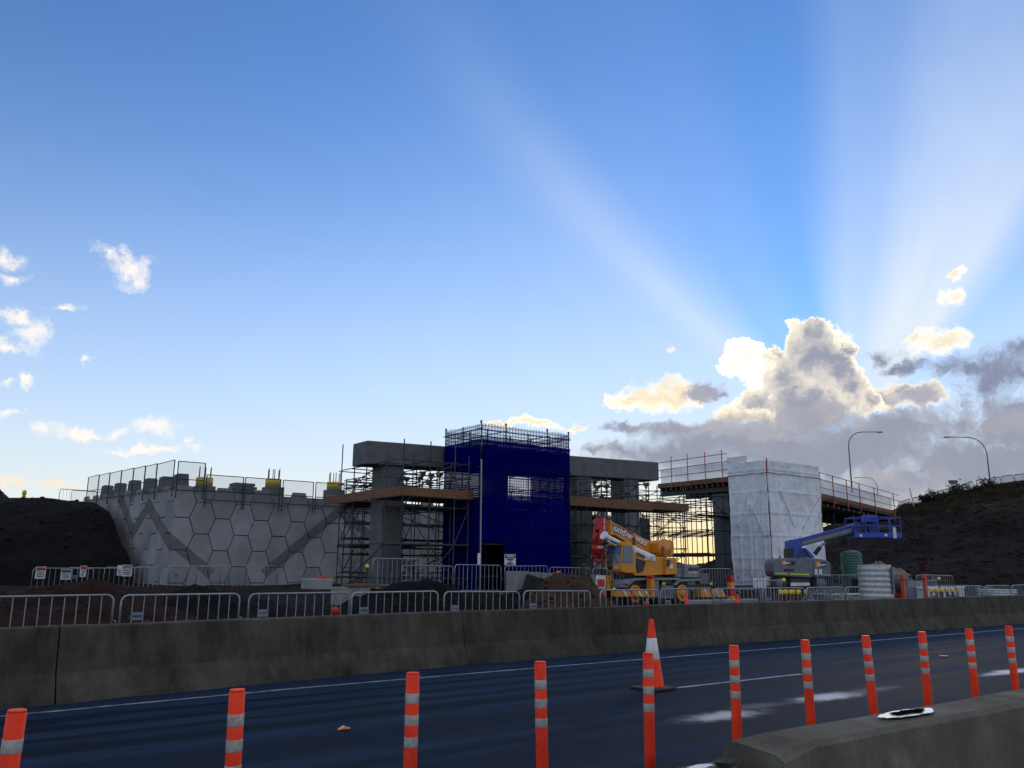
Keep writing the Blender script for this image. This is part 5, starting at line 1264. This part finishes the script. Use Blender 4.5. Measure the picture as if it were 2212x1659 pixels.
for dn in (D0, D1): MB().box((b0[0], dn-0.015, fl+0.05), (b1[0], dn+0.015, fl+0.28)).build(lift, 'toe_board', 'blue_paint')
for dn in (D0, D1):
    for zz in (fl+0.62, fl+1.05): tube(lift, 'basket_rail', (b0[0], dn, zz), (b1[0], dn, zz), 0.022, 'blue_paint')
    for k in range(5): x = lerp(b0[0], b1[0], k/4); tube(lift, 'basket_post', (x, dn, fl), (x, dn, fl+1.06), 0.022, 'blue_paint')
for x in (b0[0], b1[0]):
    for zz in (fl+0.62, fl+1.05): tube(lift, 'basket_rail', (x, D0, zz), (x, D1, zz), 0.022, 'blue_paint')
for x, y in ((1290, 530), (1618, 525)):
    c = L6(x, y, D0); MB().lathe([(0.01, -0.03), (0.075, -0.03), (0.075, 0.0)], c=(c[0], D0-0.01, c[1]), n=16, axis='Y').build(lift, 'round_label', 'white')
c = L6(1705, 420, D0); MB().box((c[0], D0-0.03, c[1]-0.55), (c[0]+0.16, D0-0.01, c[1]), 0.0).build(lift, 'notice_board', 'white_dirty')

# ------------------------------------------------------------------ site clutter on the right
def corrugated(par, c, r, z0, z1, mat, pitch=0.11, amp=0.02, n=40):
    m_ = int((z1-z0)/(pitch/4)); prof = [(r + amp*math.sin(2*math.pi*(z0+(z1-z0)*k/m_)/pitch), z0+(z1-z0)*k/m_) for k in range(m_+1)]
    prof += [(r-0.03, z1), (r-0.04, z1-0.3)]
    MB().lathe(prof, c=(c[0], c[1], 0), n=n).build(par, 'corrugated_shell', mat)
s, zt = at_t(1888, 1220, 15.0)
cp = thing('corrugated_pipe', 'tall upright corrugated steel pipe standing on the ground behind the barrier', 'pipe', s, 15.0, 0)
corrugated(cp, (s, 15.0), 0.50, 0.0, zt, 'galv_old', 0.165, 0.012); 
pp = MB().prism([(s+0.02, 0.95), (s+0.46, 0.95), (s+0.46, 1.75), (s+0.02, 1.75)], 14.42, 14.47, 0.0).build(cp, 'patch_plate', 'grey_paint')
pp.matrix_basis = Matrix.Translation((0.23, -0.46, 0)) @ Matrix.Rotation(R_(28), 4, 'Z') @ Matrix.Translation((-0.24, 0.555, 0))
s, zt = at_t(2155, 1273, 19.5)
cp2 = thing('corrugated_pipe', 'low wide corrugated steel pipe ring behind the fence at far right', 'pipe', s, 19.5, 0.0)
corrugated(cp2, (s, 19.5), 0.80, 0.0, zt, 'galv_old')
s, zt = at_t(1838, 1192, 30.3)
tk = thing('water_tank', 'dark green ribbed round water tank behind the boom lift', 'water tank', s, 30.3, 0.7)
corrugated(tk, (s, 30.3), 0.62, 0.7, zt-0.1, 'green_tank', 0.16, 0.02); MB().lathe([(0.62, zt-0.1), (0.5, zt), (0.15, zt+0.12)], c=(s, 30.3, 0), n=28).build(tk, 'lid', 'green_tank')
# stakes with yellow caps
def make_stake():
    p = thing('capped_stake', '', 'stake'); MB().box((-0.035, -0.02, 0), (0.035, 0.02, 0.82), 0.006).build(p, 'stake', 'brown_stake')
    MB().lathe([(0.055, 0.78), (0.065, 0.80), (0.065, 0.90), (0.045, 0.93)], n=12).build(p, 'cap', 'yellow_cap'); return p
stk = make_stake(); first = True
for gi, (xa, xb, nn, yy, lab) in enumerate(((1684, 1737, 9, 1274, 'near the lift wheels'), (2012, 2068, 11, 1271, 'in front of the white boxes'))):
    for k in range(nn):
        x = lerp(xa, xb, k/(nn-1)); s, z = at_t(x, yy, 18.2); o = stk if first else copy_tree(stk); first = False
        o.location = W(s, 18.2 + 0.12*(k % 2), z-0.93); o.rotation_euler = (R_(random.uniform(-3, 3)), R_(random.uniform(-3, 3)), ROT)
        o['label'] = 'brown stake with yellow cap %s, %s from left' % (lab, ORD[k]); o['group'] = 'capped stakes ' + lab
for (x, y, lab) in ((1693, 1252, 'rising above the capped stakes near the lift'), (2028, 1249, 'rising above the capped stakes by the white boxes'), (793, 1222, 'left of the blue net')):
    s, z = at_t(x, y, 18.4 if x > 1000 else 27.5); t_ = 18.4 if x > 1000 else 27.5
    p = thing('bollard_post', 'slim black post with yellow cap ' + lab, 'post', s, t_, gz(s, t_)); zb = gz(s, t_)-0.05
    MB().tube((s, t_, zb), (s, t_, z-0.05), 0.035).build(p, 'post', 'black'); MB().lathe([(0.06, z-0.08), (0.07, z), (0.04, z+0.05)], c=(s, t_, 0), n=12).build(p, 'cap', 'yellow_cap')
# planks and leaning frames
s0, z0 = at_t(1742, 1266, 19.6); s1, z1 = at_t(1850, 1268, 19.6)
pk = thing('plank_stack', 'stack of galvanised steel planks behind the fence left of the upright pipe', 'plank stack', (s0+s1)/2, 19.8, 0.1)
for j in range(6):
    for k in range(3):
        a = lerp(s0, s1, 0.38)+random.uniform(-0.15, 0.15); box(pk, 'plank', (a, 19.4+k*0.28, 0.12+j*0.115), (a+3.1, 19.64+k*0.28, 0.17+j*0.115), 'galv')
for k in range(10):
    s_ = lerp(s0, s1, 0.02+0.045*k)
    o = thing('steel_trestle', 'leaning galvanised trestle, %s in the slanted stack left of the planks' % ORD[k], 'trestle', s_, 19.3, 0.1, group='leaning trestles behind the fence')
    q = MB()
    q.path([(s_, 19.2, 0.1), (s_+0.75, 19.2, 0.95), (s_+0.75, 20.1, 0.95), (s_, 20.1, 0.1)], 0.02, 6); q.build(o, 'tube_frame', 'galv')
    tube(o, 'rung', (s_+0.37, 19.2, 0.52), (s_+0.37, 20.1, 0.52), 0.016, 'galv')
# dark bin with soil and tarpaulin, orange posts
s0, zt = at_t(1921, 1250, 22); s1, zb = at_t(1975, 1285, 22)
bn = thing('steel_bin', 'dark open steel bin heaped with soil and tarpaulin, right of upright pipe', 'bin', (s0+s1)/2, 22.8, 0.2)
MB().box((s0, 22.0, 0.15), (s1, 24.0, zt), 0.03).build(bn, 'body', 'black')
MB().box((s0-0.05, 21.93, zb-0.12), (s1+0.6, 22.0, zb+0.1), 0.01).build(bn, 'bottom_rail', 'red')
hp = MB(); bm = hp.bm
bmesh.ops.create_uvsphere(bm, u_segments=24, v_segments=12, radius=1)
for v in bm.verts: v.co = Vector((v.co.x*(s1-s0)*0.62*(1+fbm(v.co.x*2, v.co.y*2, v.co.z*2)*0.3), v.co.y*1.0, max(-0.1, v.co.z)*0.62*(1+fbm(v.co.x*3, v.co.y*3, 1)*1.1))) + Vector(((s0+s1)/2+0.2, 23.0, zt))
hp.build(bn, 'heaped_load', 'tarp_brown')
for (x, ya) in ((1949, 1241), (1996, 1240)):
    s, z = at_t(x, ya, 20.5)
    p = thing('orange_post', 'tall rusty orange post %s' % ('left of the blue panel' if x < 1970 else 'right of the blue panel'), 'post', s, 20.5, 0.1, group='orange posts by the bin')
    MB().box((s-0.09, 20.42, 0.05), (s+0.09, 20.58, z), 0.02).build(p, 'post', 'orange_post'); MB().box((s-0.12, 20.40, z-0.25), (s+0.12, 20.60, z-0.18), 0.01).build(p, 'collar', 'red_dull')
s0, zt = at_t(1957, 1254, 21.5); s1, _ = at_t(1990, 1254, 21.5)
p = thing('sheet_hoarding', 'grey blue sheet hoarding standing between two orange posts', 'hoarding', s0, 21.5, 0.1)
MB().box((s0, 21.45, 0.15), ((s0+s1)/2-0.02, 21.5, zt), 0.005).build(p, 'sheet', 'grey_paint'); MB().box(((s0+s1)/2+0.02, 21.45, 0.15), (s1, 21.5, zt-0.02), 0.005).build(p, 'sheet', 'grey_paint')
for k, (xa, xb, yt, lab) in enumerate(((1999, 2040, 1268, 'with a dark window, left one'), (2042, 2082, 1267, 'with blue print, right one'))):
    s0, zt = at_t(xa, yt, 21); s1, _ = at_t(xb, yt, 21)
    p = thing('storage_box', 'white storage box behind the capped stakes, ' + lab, 'storage box', s0, 21.5, 0.1, group='white storage boxes')
    MB().box((s0, 21.0, 0.1), (s1, 22.4, zt-0.08), 0.03).build(p, 'body', 'white_dirty'); MB().box((s0-0.05, 20.95, zt-0.09), (s1+0.05, 22.45, zt), 0.02).build(p, 'lid', 'white')
    MB().box((s0+0.25, 20.985, zt-0.75), (s0+0.95, 20.998, zt-0.4), 0.0).build(p, 'dark_panel', 'black' if k == 0 else 'blue_dark')
    for j in range(5): box(p, 'rib', (lerp(s0, s1, (j+0.5)/5)-0.03, 20.96, 0.15), (lerp(s0, s1, (j+0.5)/5)+0.03, 20.998, zt-0.1), 'white')
s0, zt = at_t(1628, 1249, 24); s1, zb = at_t(1656, 1270, 24)
p = thing('notice_frame', 'white gridded notice board below the wrapped tower', 'notice board', s0, 24, 0.3)
MB().box((s0, 24.0, zb), (s1, 24.04, zt), 0.005).build(p, 'board', 'white'); tube(p, 'leg', (s0+0.1, 24.03, 0.2), (s0+0.1, 24.03, zb), 0.03, 'galv'); tube(p, 'leg', (s1-0.1, 24.03, 0.2), (s1-0.1, 24.03, zb), 0.03, 'galv')
for j in range(1, 4): box(p, 'grid_bar', (lerp(s0, s1, j/4)-0.01, 23.985, zb), (lerp(s0, s1, j/4)+0.01, 23.998, zt), 'grey_paint')
p['kind'] = 'thing'; del p['kind']
s, zt = at_t(1578, 1243, 23.5)
p = thing('warning_beacon_post', 'red and orange striped warning post right of the crane', 'post', s, 23.5, 0.3)
for j in range(4): box(p, 'band', (s-0.10, 23.4, 0.3+j*(zt-0.3)/4), (s+0.10, 23.6, 0.3+(j+1)*(zt-0.3)/4), 'red' if j % 2 else 'orange_light')
s0, zt = at_t(1500, 1297, 19); s1, _ = at_t(1640, 1293, 19)
p = thing('water_barrier', 'low pale block barrier behind the fence right of the crane wheel', 'barrier', s0, 19.2, 0.05)
for j in range(3): MB().box((lerp(s0, s1, j/3)+0.02, 19.0, 0.0), (lerp(s0, s1, (j+1)/3)-0.02, 19.4, zt), 0.03).build(p, 'block', 'conc_block')
for x, lab in ((1483, 'beside the crane rear wheel'), (1593, 'right of the pale blocks')):
    s, zt = at_t(x, 1283, 18.6); p = thing('small_cone', 'small red and white traffic cone ' + lab, 'cone', s, 18.6, 0.05)
    MB().lathe([(0.13, 0.05), (0.12, 0.08), (0.02, zt)], c=(s, 18.6, 0), n=16).build(p, 'body', 'orange'); MB().lathe([(0.085, 0.28), (0.087, 0.281), (0.062, 0.49), (0.06, 0.491)], c=(s, 18.6, 0), n=16).build(p, 'reflective_band', 'cone_white')
# centre: concrete blocks with a corrugated sheet, small sign, slabs
s0, zt = at_t(1115, 1234, 26.0)
for k, (xa, xb) in enumerate(((1115, 1143), (1144, 1170), (1171, 1201))):
    a, _ = at_t(xa, 1235, 26.0); c, _ = at_t(xb, 1235, 26.0)
    p = thing('concrete_block', 'pale concrete block at the foot of the blue tower, %s one' % ('left', 'middle', 'right')[k], 'block', a, 26.0, 0.4, group='concrete blocks at the blue tower')
    MB().box((a+0.01, 26.0, 0.3), (c-0.01, 26.7, zt-0.03*k), 0.03).build(p, 'block', 'conc_block')
a = at_t(1137, 1240, 25.6); c = at_t(1201, 1258, 25.6); e = at_t(1125, 1262, 25.6)
p = thing('corrugated_sheet', 'dark corrugated sheet slanting across the pale concrete blocks', 'sheet', a[0], 25.6, 0.4)
MB().prism([(e[0], e[1]-0.3), (c[0], c[1]-0.3), (c[0], c[1]), (a[0], a[1])], 25.55, 25.62, 0.004).build(p, 'sheet', 'steel_dark')
for j in range(9):
    k = j/9; x0 = lerp(e[0], a[0], 0.5); tube(p, 'corrugation', (lerp(a[0], c[0], k), 25.54, lerp(a[1], c[1], k)-0.02), (lerp(e[0], c[0], k), 25.54, e[1]-0.3), 0.02, 'steel_dark', CYL6)
s, zt = at_t(1297, 1243, 20.9)
p = thing('fire_point_sign', 'red and white fire point sign on a black stand beside the brown heap', 'sign', s, 20.9, 0.1)
MB().box((s-0.21, 20.88, zt-0.42), (s+0.21, 20.91, zt), 0.01).build(p, 'plate', 'white_dirty'); MB().box((s-0.16, 20.865, zt-0.36), (s+0.16, 20.878, zt-0.12), 0.01).build(p, 'red_panel', 'red'); MB().box((s-0.16, 20.88, 0.1), (s+0.22, 20.95, zt-0.45), 0.01).build(p, 'stand', 'black')
MB().lathe([(0.09, 0.5), (0.1, 0.52), (0.1, zt-0.5), (0.03, zt-0.44)], c=(s-0.02, 20.8, 0), n=14).build(p, 'extinguisher', 'red')
s, zt = at_t(1260, 1220, 20.6); p = thing('black_mirror_post', 'black folded mirror on a bent arm left of the crane', 'mirror', s, 20.6, 0.2)
MB().box((s-0.05, 20.55, zt-0.34), (s+0.05, 20.65, zt+0.05), 0.03).build(p, 'mirror_head', 'black'); MB().path([(s, 20.6, zt-0.34), (s+0.15, 20.6, zt-0.5), (s+0.4, 20.6, zt-0.55), (s+0.45, 20.6, 0.2)], 0.02, 6).build(p, 'arm', 'black')
s, zt = at_t(1207, 1236, 25.9); p = thing('hydrant_post', 'yellow hydrant post in front of the blue net', 'post', s, 25.9, 0.4)
MB().lathe([(0.10, 0.4), (0.10, zt-0.2), (0.15, zt-0.15), (0.15, zt-0.02), (0.07, zt+0.04)], c=(s, 25.9, 0), n=12).build(p, 'post', 'yellow')
s0, zt = at_t(680, 1250, 23.6); s1, zb = at_t(712, 1262, 23.6)
p = thing('concrete_slab', 'pale concrete slab lying by the scaffold foot left', 'slab', s0, 23.6, 0.4); MB().box((s0, 23.6, zt-0.32), (s1+0.1, 24.6, zt), 0.03).build(p, 'slab', 'conc_block'); MB().box((s1-0.3, 23.7, zt+0.005), (s1+0.05, 24.0, zt+0.08), 0.01).build(p, 'orange_brick', 'orange_post')
s0, zt = at_t(745, 1262, 25); s1, zb = at_t(800, 1272, 25)
p = thing('timber_pallet', 'low timber and concrete pad at the scaffold foot', 'pallet', s0, 25, 0.4); MB().box((s0, 25, 0.25), (s1, 26, zt-0.1), 0.02).build(p, 'pad', 'conc_block'); MB().box((s0+0.1, 24.96, zt-0.09), (s0+1.2, 25.5, zt), 0.01).build(p, 'timber', 'timber')

# ------------------------------------------------------------------ second row of crowd barriers
random.seed(5)
G2 = 'crowd barriers in the back row before the scaffolds'
sB = at_t(806, 1206, 27.6)[0]
panel(0, sB, 27.6, at_t(806, 1206, 27.6)[1]-1.1, 'back row crowd barrier at the foot of the left pier column', G2)
names = ['left of the blue net, behind the soil heap', 'touching the left side of the blue net', 'in front of the blue net left half', 'in front of the doorway of the blue tower', 'in front of the danger sign', 'right of the danger sign, behind blocks', 'behind the crane bumper', 'behind the crane cab', 'behind the crane engine']
s = at_t(868, 1222, 26.8)[0]
for k, nm in enumerate(names):
    zt = at_t([870, 930, 1000, 1060, 1150, 1240, 1290, 1400, 1480][k], [1221, 1219, 1222, 1224, 1226, 1228, 1227, 1228, 1230][k], 26.8)[1]
    panel(1 if k % 3 == 2 else 0, s, 26.8+0.06*(k % 2), zt-1.1, 'back row crowd barrier ' + nm, G2, R_(random.uniform(-1.5, 1.5))); s += 2.27
s += 1.2
for k in range(6):
    panel(0, s, 24.6+0.3*(k % 2), 0.35, 'middle row crowd barrier right of the crane, %s from the crane' % ORD[k], 'crowd barriers right of the crane', R_(random.uniform(-3, 3))); s += 2.3
for k in range(3):
    sx, zt = at_t((1630, 1990, 2110)[k], (1253, 1254, 1268)[k], 23.0); panel(0, sx, 23.0, zt-1.1, 'loose crowd barrier %s' % ('before the wrapped tower', 'behind the orange posts', 'behind the low corrugated pipe')[k], 'loose crowd barriers on the right', R_(4))
G3 = 'crowd barriers at the foot of the fill'
sA = at_t(72, 1226, 38)[0]
for k in range(7):
    sx = sA + k*1.28; yy = lerp(1227, 1221, k/6)
    zt = at_t(lerp(72, 440, k/6), yy, 38)[1]; panel(1 if k in (1, 4) else 0, sx, 38 + 0.5*(k % 2), zt-1.1, 'far crowd barrier below the panelled wall, %s from the left' % ORD[k], G3, R_(random.uniform(-2, 2)))
for k, (xa, xb, ya, yb, m1, m2) in enumerate(((78, 97, 1224, 1250, 'red_dull', 'white_dirty'), (133, 152, 1230, 1252, 'blue_dark', 'white_dirty'), (174, 185, 1222, 1246, 'red_dull', 'white_dirty'), (254, 262, 1221, 1243, 'white', 'white_dirty'), (265, 284, 1220, 1245, 'grey_light', 'white_dirty'))):
    s0, zt = at_t(xa, ya, 37.8); s1, zb = at_t(xb, yb, 37.8)
    p = thing('site_sign', ('red and white site sign, leftmost on the far fence', 'blue and white site sign on the far fence', 'narrow red and white site sign on the far fence', 'narrow white site sign beside the large pale sign', 'large pale grey site sign on the far fence')[k], 'sign', s0, 37.8, zb, group='signs on the far fence')
    MB().box((s0, 37.78, zb), (s1, 37.8, zt), 0.0).build(p, 'plate', m2); MB().box((s0+0.02, 37.765, lerp(zb, zt, 0.68)), (s1-0.02, 37.775, zt-0.02), 0.0).build(p, 'header', m1)
    for j in range(3): box(p, 'print_line', (s0+0.05, 37.768, lerp(zb, zt, 0.14+0.17*j)), (s1-0.05, 37.776, lerp(zb, zt, 0.22+0.17*j)), 'grey_dark')

# ------------------------------------------------------------------ hilltop: lamps, sign, fence, shrubs
def lamp(x, yb, yt, xt, Y, label):
    d = ray(x, yb); k = Y/d.y; b = Vector((0, 0, CAMZ)) + d*k; d2 = ray(x, yt); H = CAMZ + d2.z*(Y/d2.y) - b.z
    arm = (xt-x)/F*Y
    p = thing('street_lamp', label, 'street lamp', rot=0, pos=b - Vector((0, 0, 1.0)), org=(0, 0, 0), group='street lamps on the hill')
    r = abs(arm)*0.42; sg_ = 1 if arm > 0 else -1; H += 1.0
    pts = [(0, 0, 0), (0, 0, H*0.5), (0, 0, H-r)] + [(sg_*(r-r*math.cos(a)), 0, H-r+r*math.sin(a)) for a in (0.3, 0.6, 0.9, 1.2, 1.57)] + [(arm*0.93, 0, H+0.02)]
    MB().path(pts, [0.13, 0.11, 0.09] + [0.075]*5 + [0.06], 8).build(p, 'pole', 'grey_dark')
    MB().box((arm*0.86, -0.16, H-0.10), (arm*1.02, 0.16, H+0.09), 0.05).build(p, 'lamp_head', 'grey_dark')
lamp(1840, 1052, 933, 1915, 140, 'tall street lamp reaching right, left of the pair above the platform')
lamp(2141, 1060, 945, 2053, 140, 'tall street lamp reaching left, standing on the grassy hill')
lamp(1896, 1062, 1032, 1848, 240, 'distant small street lamp seen through the white mesh')
def on_hill(x, y, Y): d = ray(x, y); k = Y/d.y; return Vector((0, 0, CAMZ)) + d*k
b = on_hill(2062, 1072, 128)
p = thing('road_sign', 'small dark sign board on a post among the hill shrubs', 'sign', rot=0, pos=b, org=(0, 0, 0))
MB().tube((0, 0, -1.2), (0, 0, 2.0), 0.06).build(p, 'post', 'grey_dark'); MB().box((-0.7, -0.05, 1.9), (0.65, 0.0, 2.45), 0.02).build(p, 'board', 'grey_dark'); MB().box((0.3, -0.04, 1.2), (0.65, 0.0, 1.9), 0.02).build(p, 'lower_board', 'white_dirty')
b = on_hill(1975, 1096, 116); p = thing('timber_stake', 'leaning pale stake at the left end of the hill fence', 'post', rot=0, pos=b, org=(0, 0, 0)); MB().tube((0.1, 0, -0.8), (-0.4, 0, 2.6), 0.07).build(p, 'stake', 'galv_old')
random.seed(8)
G4 = 'crowd barriers along the hilltop'
hx = [1948 + k*27.5 for k in range(11)]
for k, x in enumerate(hx):
    if x in (): continue
    yb = poly_at(SKYL, x)+2; Y = 132.0; pos = on_hill(x, yb, Y); o = copy_tree(PAN[3]) if k else PAN[3]
    nx = on_hill(x+26, poly_at(SKYL, x+26)+2, Y); dv = nx-pos
    o.location = Vector((pos.x, Y, hill_z(pos.x, Y)+0.2)); o.rotation_euler = (0, -math.atan2(hill_z(nx.x, Y)-hill_z(pos.x, Y), dv.x), 0)
    o.scale = (dv.x/2.2, 1, 1.15)
    o['label'] = 'hilltop crowd barrier panel, %s from the platform end' % ORD[k]; o['group'] = G4
def leafy(name, label, pos, rx, rz_, n, mat, size, cat, group=None, stem=True, seed=0):
    rnd = random.Random(seed); p = thing(name, label, cat, rot=0, pos=pos, org=(0, 0, 0), group=group)
    bm = bmesh.new()
    cl = [(rnd.uniform(-0.6, 0.6)*rx, rnd.uniform(-0.5, 0.5)*rx, rnd.uniform(0.2, 0.8)*rz_, rnd.uniform(0.25, 0.5)) for _ in range(9)]
    for _ in range(n):
        c = rnd.choice(cl); q = Vector((rnd.gauss(0, 1), rnd.gauss(0, 1), rnd.gauss(0, 1)))*0.45
        ctr = Vector((c[0]+q.x*c[3]*rx, c[1]+q.y*c[3]*rx, max(0.02, c[2]+q.z*c[3]*rz_)))
        d1 = Vector((rnd.gauss(0, 1), rnd.gauss(0, 1), rnd.gauss(0, 1))).normalized()*size*rnd.uniform(0.6, 1.4); d2 = d1.orthogonal().normalized()*size*0.45
        bm.faces.new([bm.verts.new(ctr-d1), bm.verts.new(ctr+d2), bm.verts.new(ctr+d1), bm.verts.new(ctr-d2)])
    me = bpy.data.meshes.new('foliage'); bm.to_mesh(me); bm.free(); add(p, 'foliage', me, mat)
    if stem:
        mb = MB()
        mb.path([(0, 0, -0.4), (0.03*rx, 0, rz_*0.3), (0, 0.05*rx, rz_*0.6)], [0.06*rz_, 0.04*rz_, 0.02*rz_], 6)
        for k in range(4): mb.path([(0, 0, rz_*0.15*k), (cl[k][0]*0.6, cl[k][1]*0.6, cl[k][2]*0.8), (cl[k][0], cl[k][1], cl[k][2])], [0.035*rz_, 0.02*rz_, 0.01*rz_], 5)
        mb.build(p, 'stem', 'soil_dark')
    return p
M('leaf_dark', (0.016, 0.018, 0.009), 0.8, 0, 0.4, 1.5, spec=0.2); M('leaf_hill', (0.034, 0.028, 0.016), 0.9, 0, 0.6, 0.25, spec=0.1); M('leaf_dry', (0.075, 0.062, 0.034), 0.85, 0, 0.4, 2.0, spec=0.2)
for k, (x, Y, rx, rz_, lab) in enumerate(((2018, 118, 1.9, 1.7, 'left of the hill sign'), (2003, 119, 1.2, 1.3, 'low, near the hill fence end'), (2075, 118, 2.6, 2.2, 'large, right of the hill sign'), (2048, 119, 1.0, 1.1, 'tiny, just left of the hill sign'), (2135, 119, 1.4, 2.0, 'small, left of the hill lamp'), (1957, 118, 1.5, 1.4, 'beside the platform end'), (2120, 117, 1.1, 1.2, 'sparse, on the ridge by the lamp'))):
    pos = on_hill(x, poly_at(SKYL, x)+8, Y); pos.z = hill_z(pos.x, Y)-0.1
    leafy('shrub', 'dark shrub on the hill, ' + lab, pos, rx, rz_, 420, 'leaf_dark', 0.20, 'shrub', 'shrubs on the hill', seed=k)
# dry grass on the hill, low weeds behind the road barrier (nobody could count it)
def tufts(name, label, pts, h, mat, nb_=7, w=0.03):
    bm = bmesh.new(); rnd = random.Random(4)
    for (p, sc_) in pts:
        for _ in range(nb_):
            a = rnd.uniform(0, 6.28); L = h*sc_*rnd.uniform(0.5, 1.2); o = p + Vector((rnd.gauss(0, 1)*h*0.35, rnd.gauss(0, 1)*h*0.35, -0.03)); d = Vector((math.cos(a)*L*0.5, math.sin(a)*L*0.5, L)); sd = Vector((-math.sin(a), math.cos(a), 0))*w*sc_
            bm.faces.new([bm.verts.new(o-sd), bm.verts.new(o+sd), bm.verts.new(o+d*0.6+sd*0.6), bm.verts.new(o+d)])
    me = bpy.data.meshes.new(name); bm.to_mesh(me); bm.free(); return struct(name, me, mat, 'stuff', label)
rnd = random.Random(2); pts = []
for _ in range(9000):
    x = rnd.uniform(1940, 2330); Y = rnd.uniform(97, 136); d = ray(x, 1100); X_ = d.x/d.y*Y
    z = hill_z(X_, Y)
    if z < 7.5 + rnd.uniform(-1.5, 1.5): continue
    pts.append((Vector((X_, Y, z)), rnd.uniform(0.5, 1.3)))
tufts('hill_grass', 'dry brownish grass over the top of the hill', pts, 0.42, 'leaf_hill', 6, 0.035)
pts = []
for _ in range(900):
    s = rnd.uniform(-2, 24); t = poly_at(TB, s)+rnd.uniform(0.9, 5.2)
    if fbm(s*0.6, t*0.6, 7) < -0.05: continue
    pts.append((W(s, t, gfz(s, t)), rnd.uniform(0.4, 1.3)))
tufts('roadside_weeds', 'low dry weeds behind the concrete road barrier', pts, 0.28, 'leaf_dry', 8, 0.012)
for k, (x, y) in enumerate(((820, 1312), (880, 1316), (290, 1318), (165, 1320))):
    s, z = at_t(x, y, 15.4); pos = W(s, 15.4, 0.0)
    leafy('dry_weed', 'dry pale weed behind the road barrier, %s' % ('left of the pair before the grey scaffold', 'right of the pair before the grey scaffold', 'below the second fence panel', 'below the first fence panel')[k], pos, 0.35, 0.65, 70, 'leaf_dry', 0.035, 'weed', 'dry weeds behind the barrier', seed=20+k)
for k, x in enumerate((252, 428, 425)):
    pass
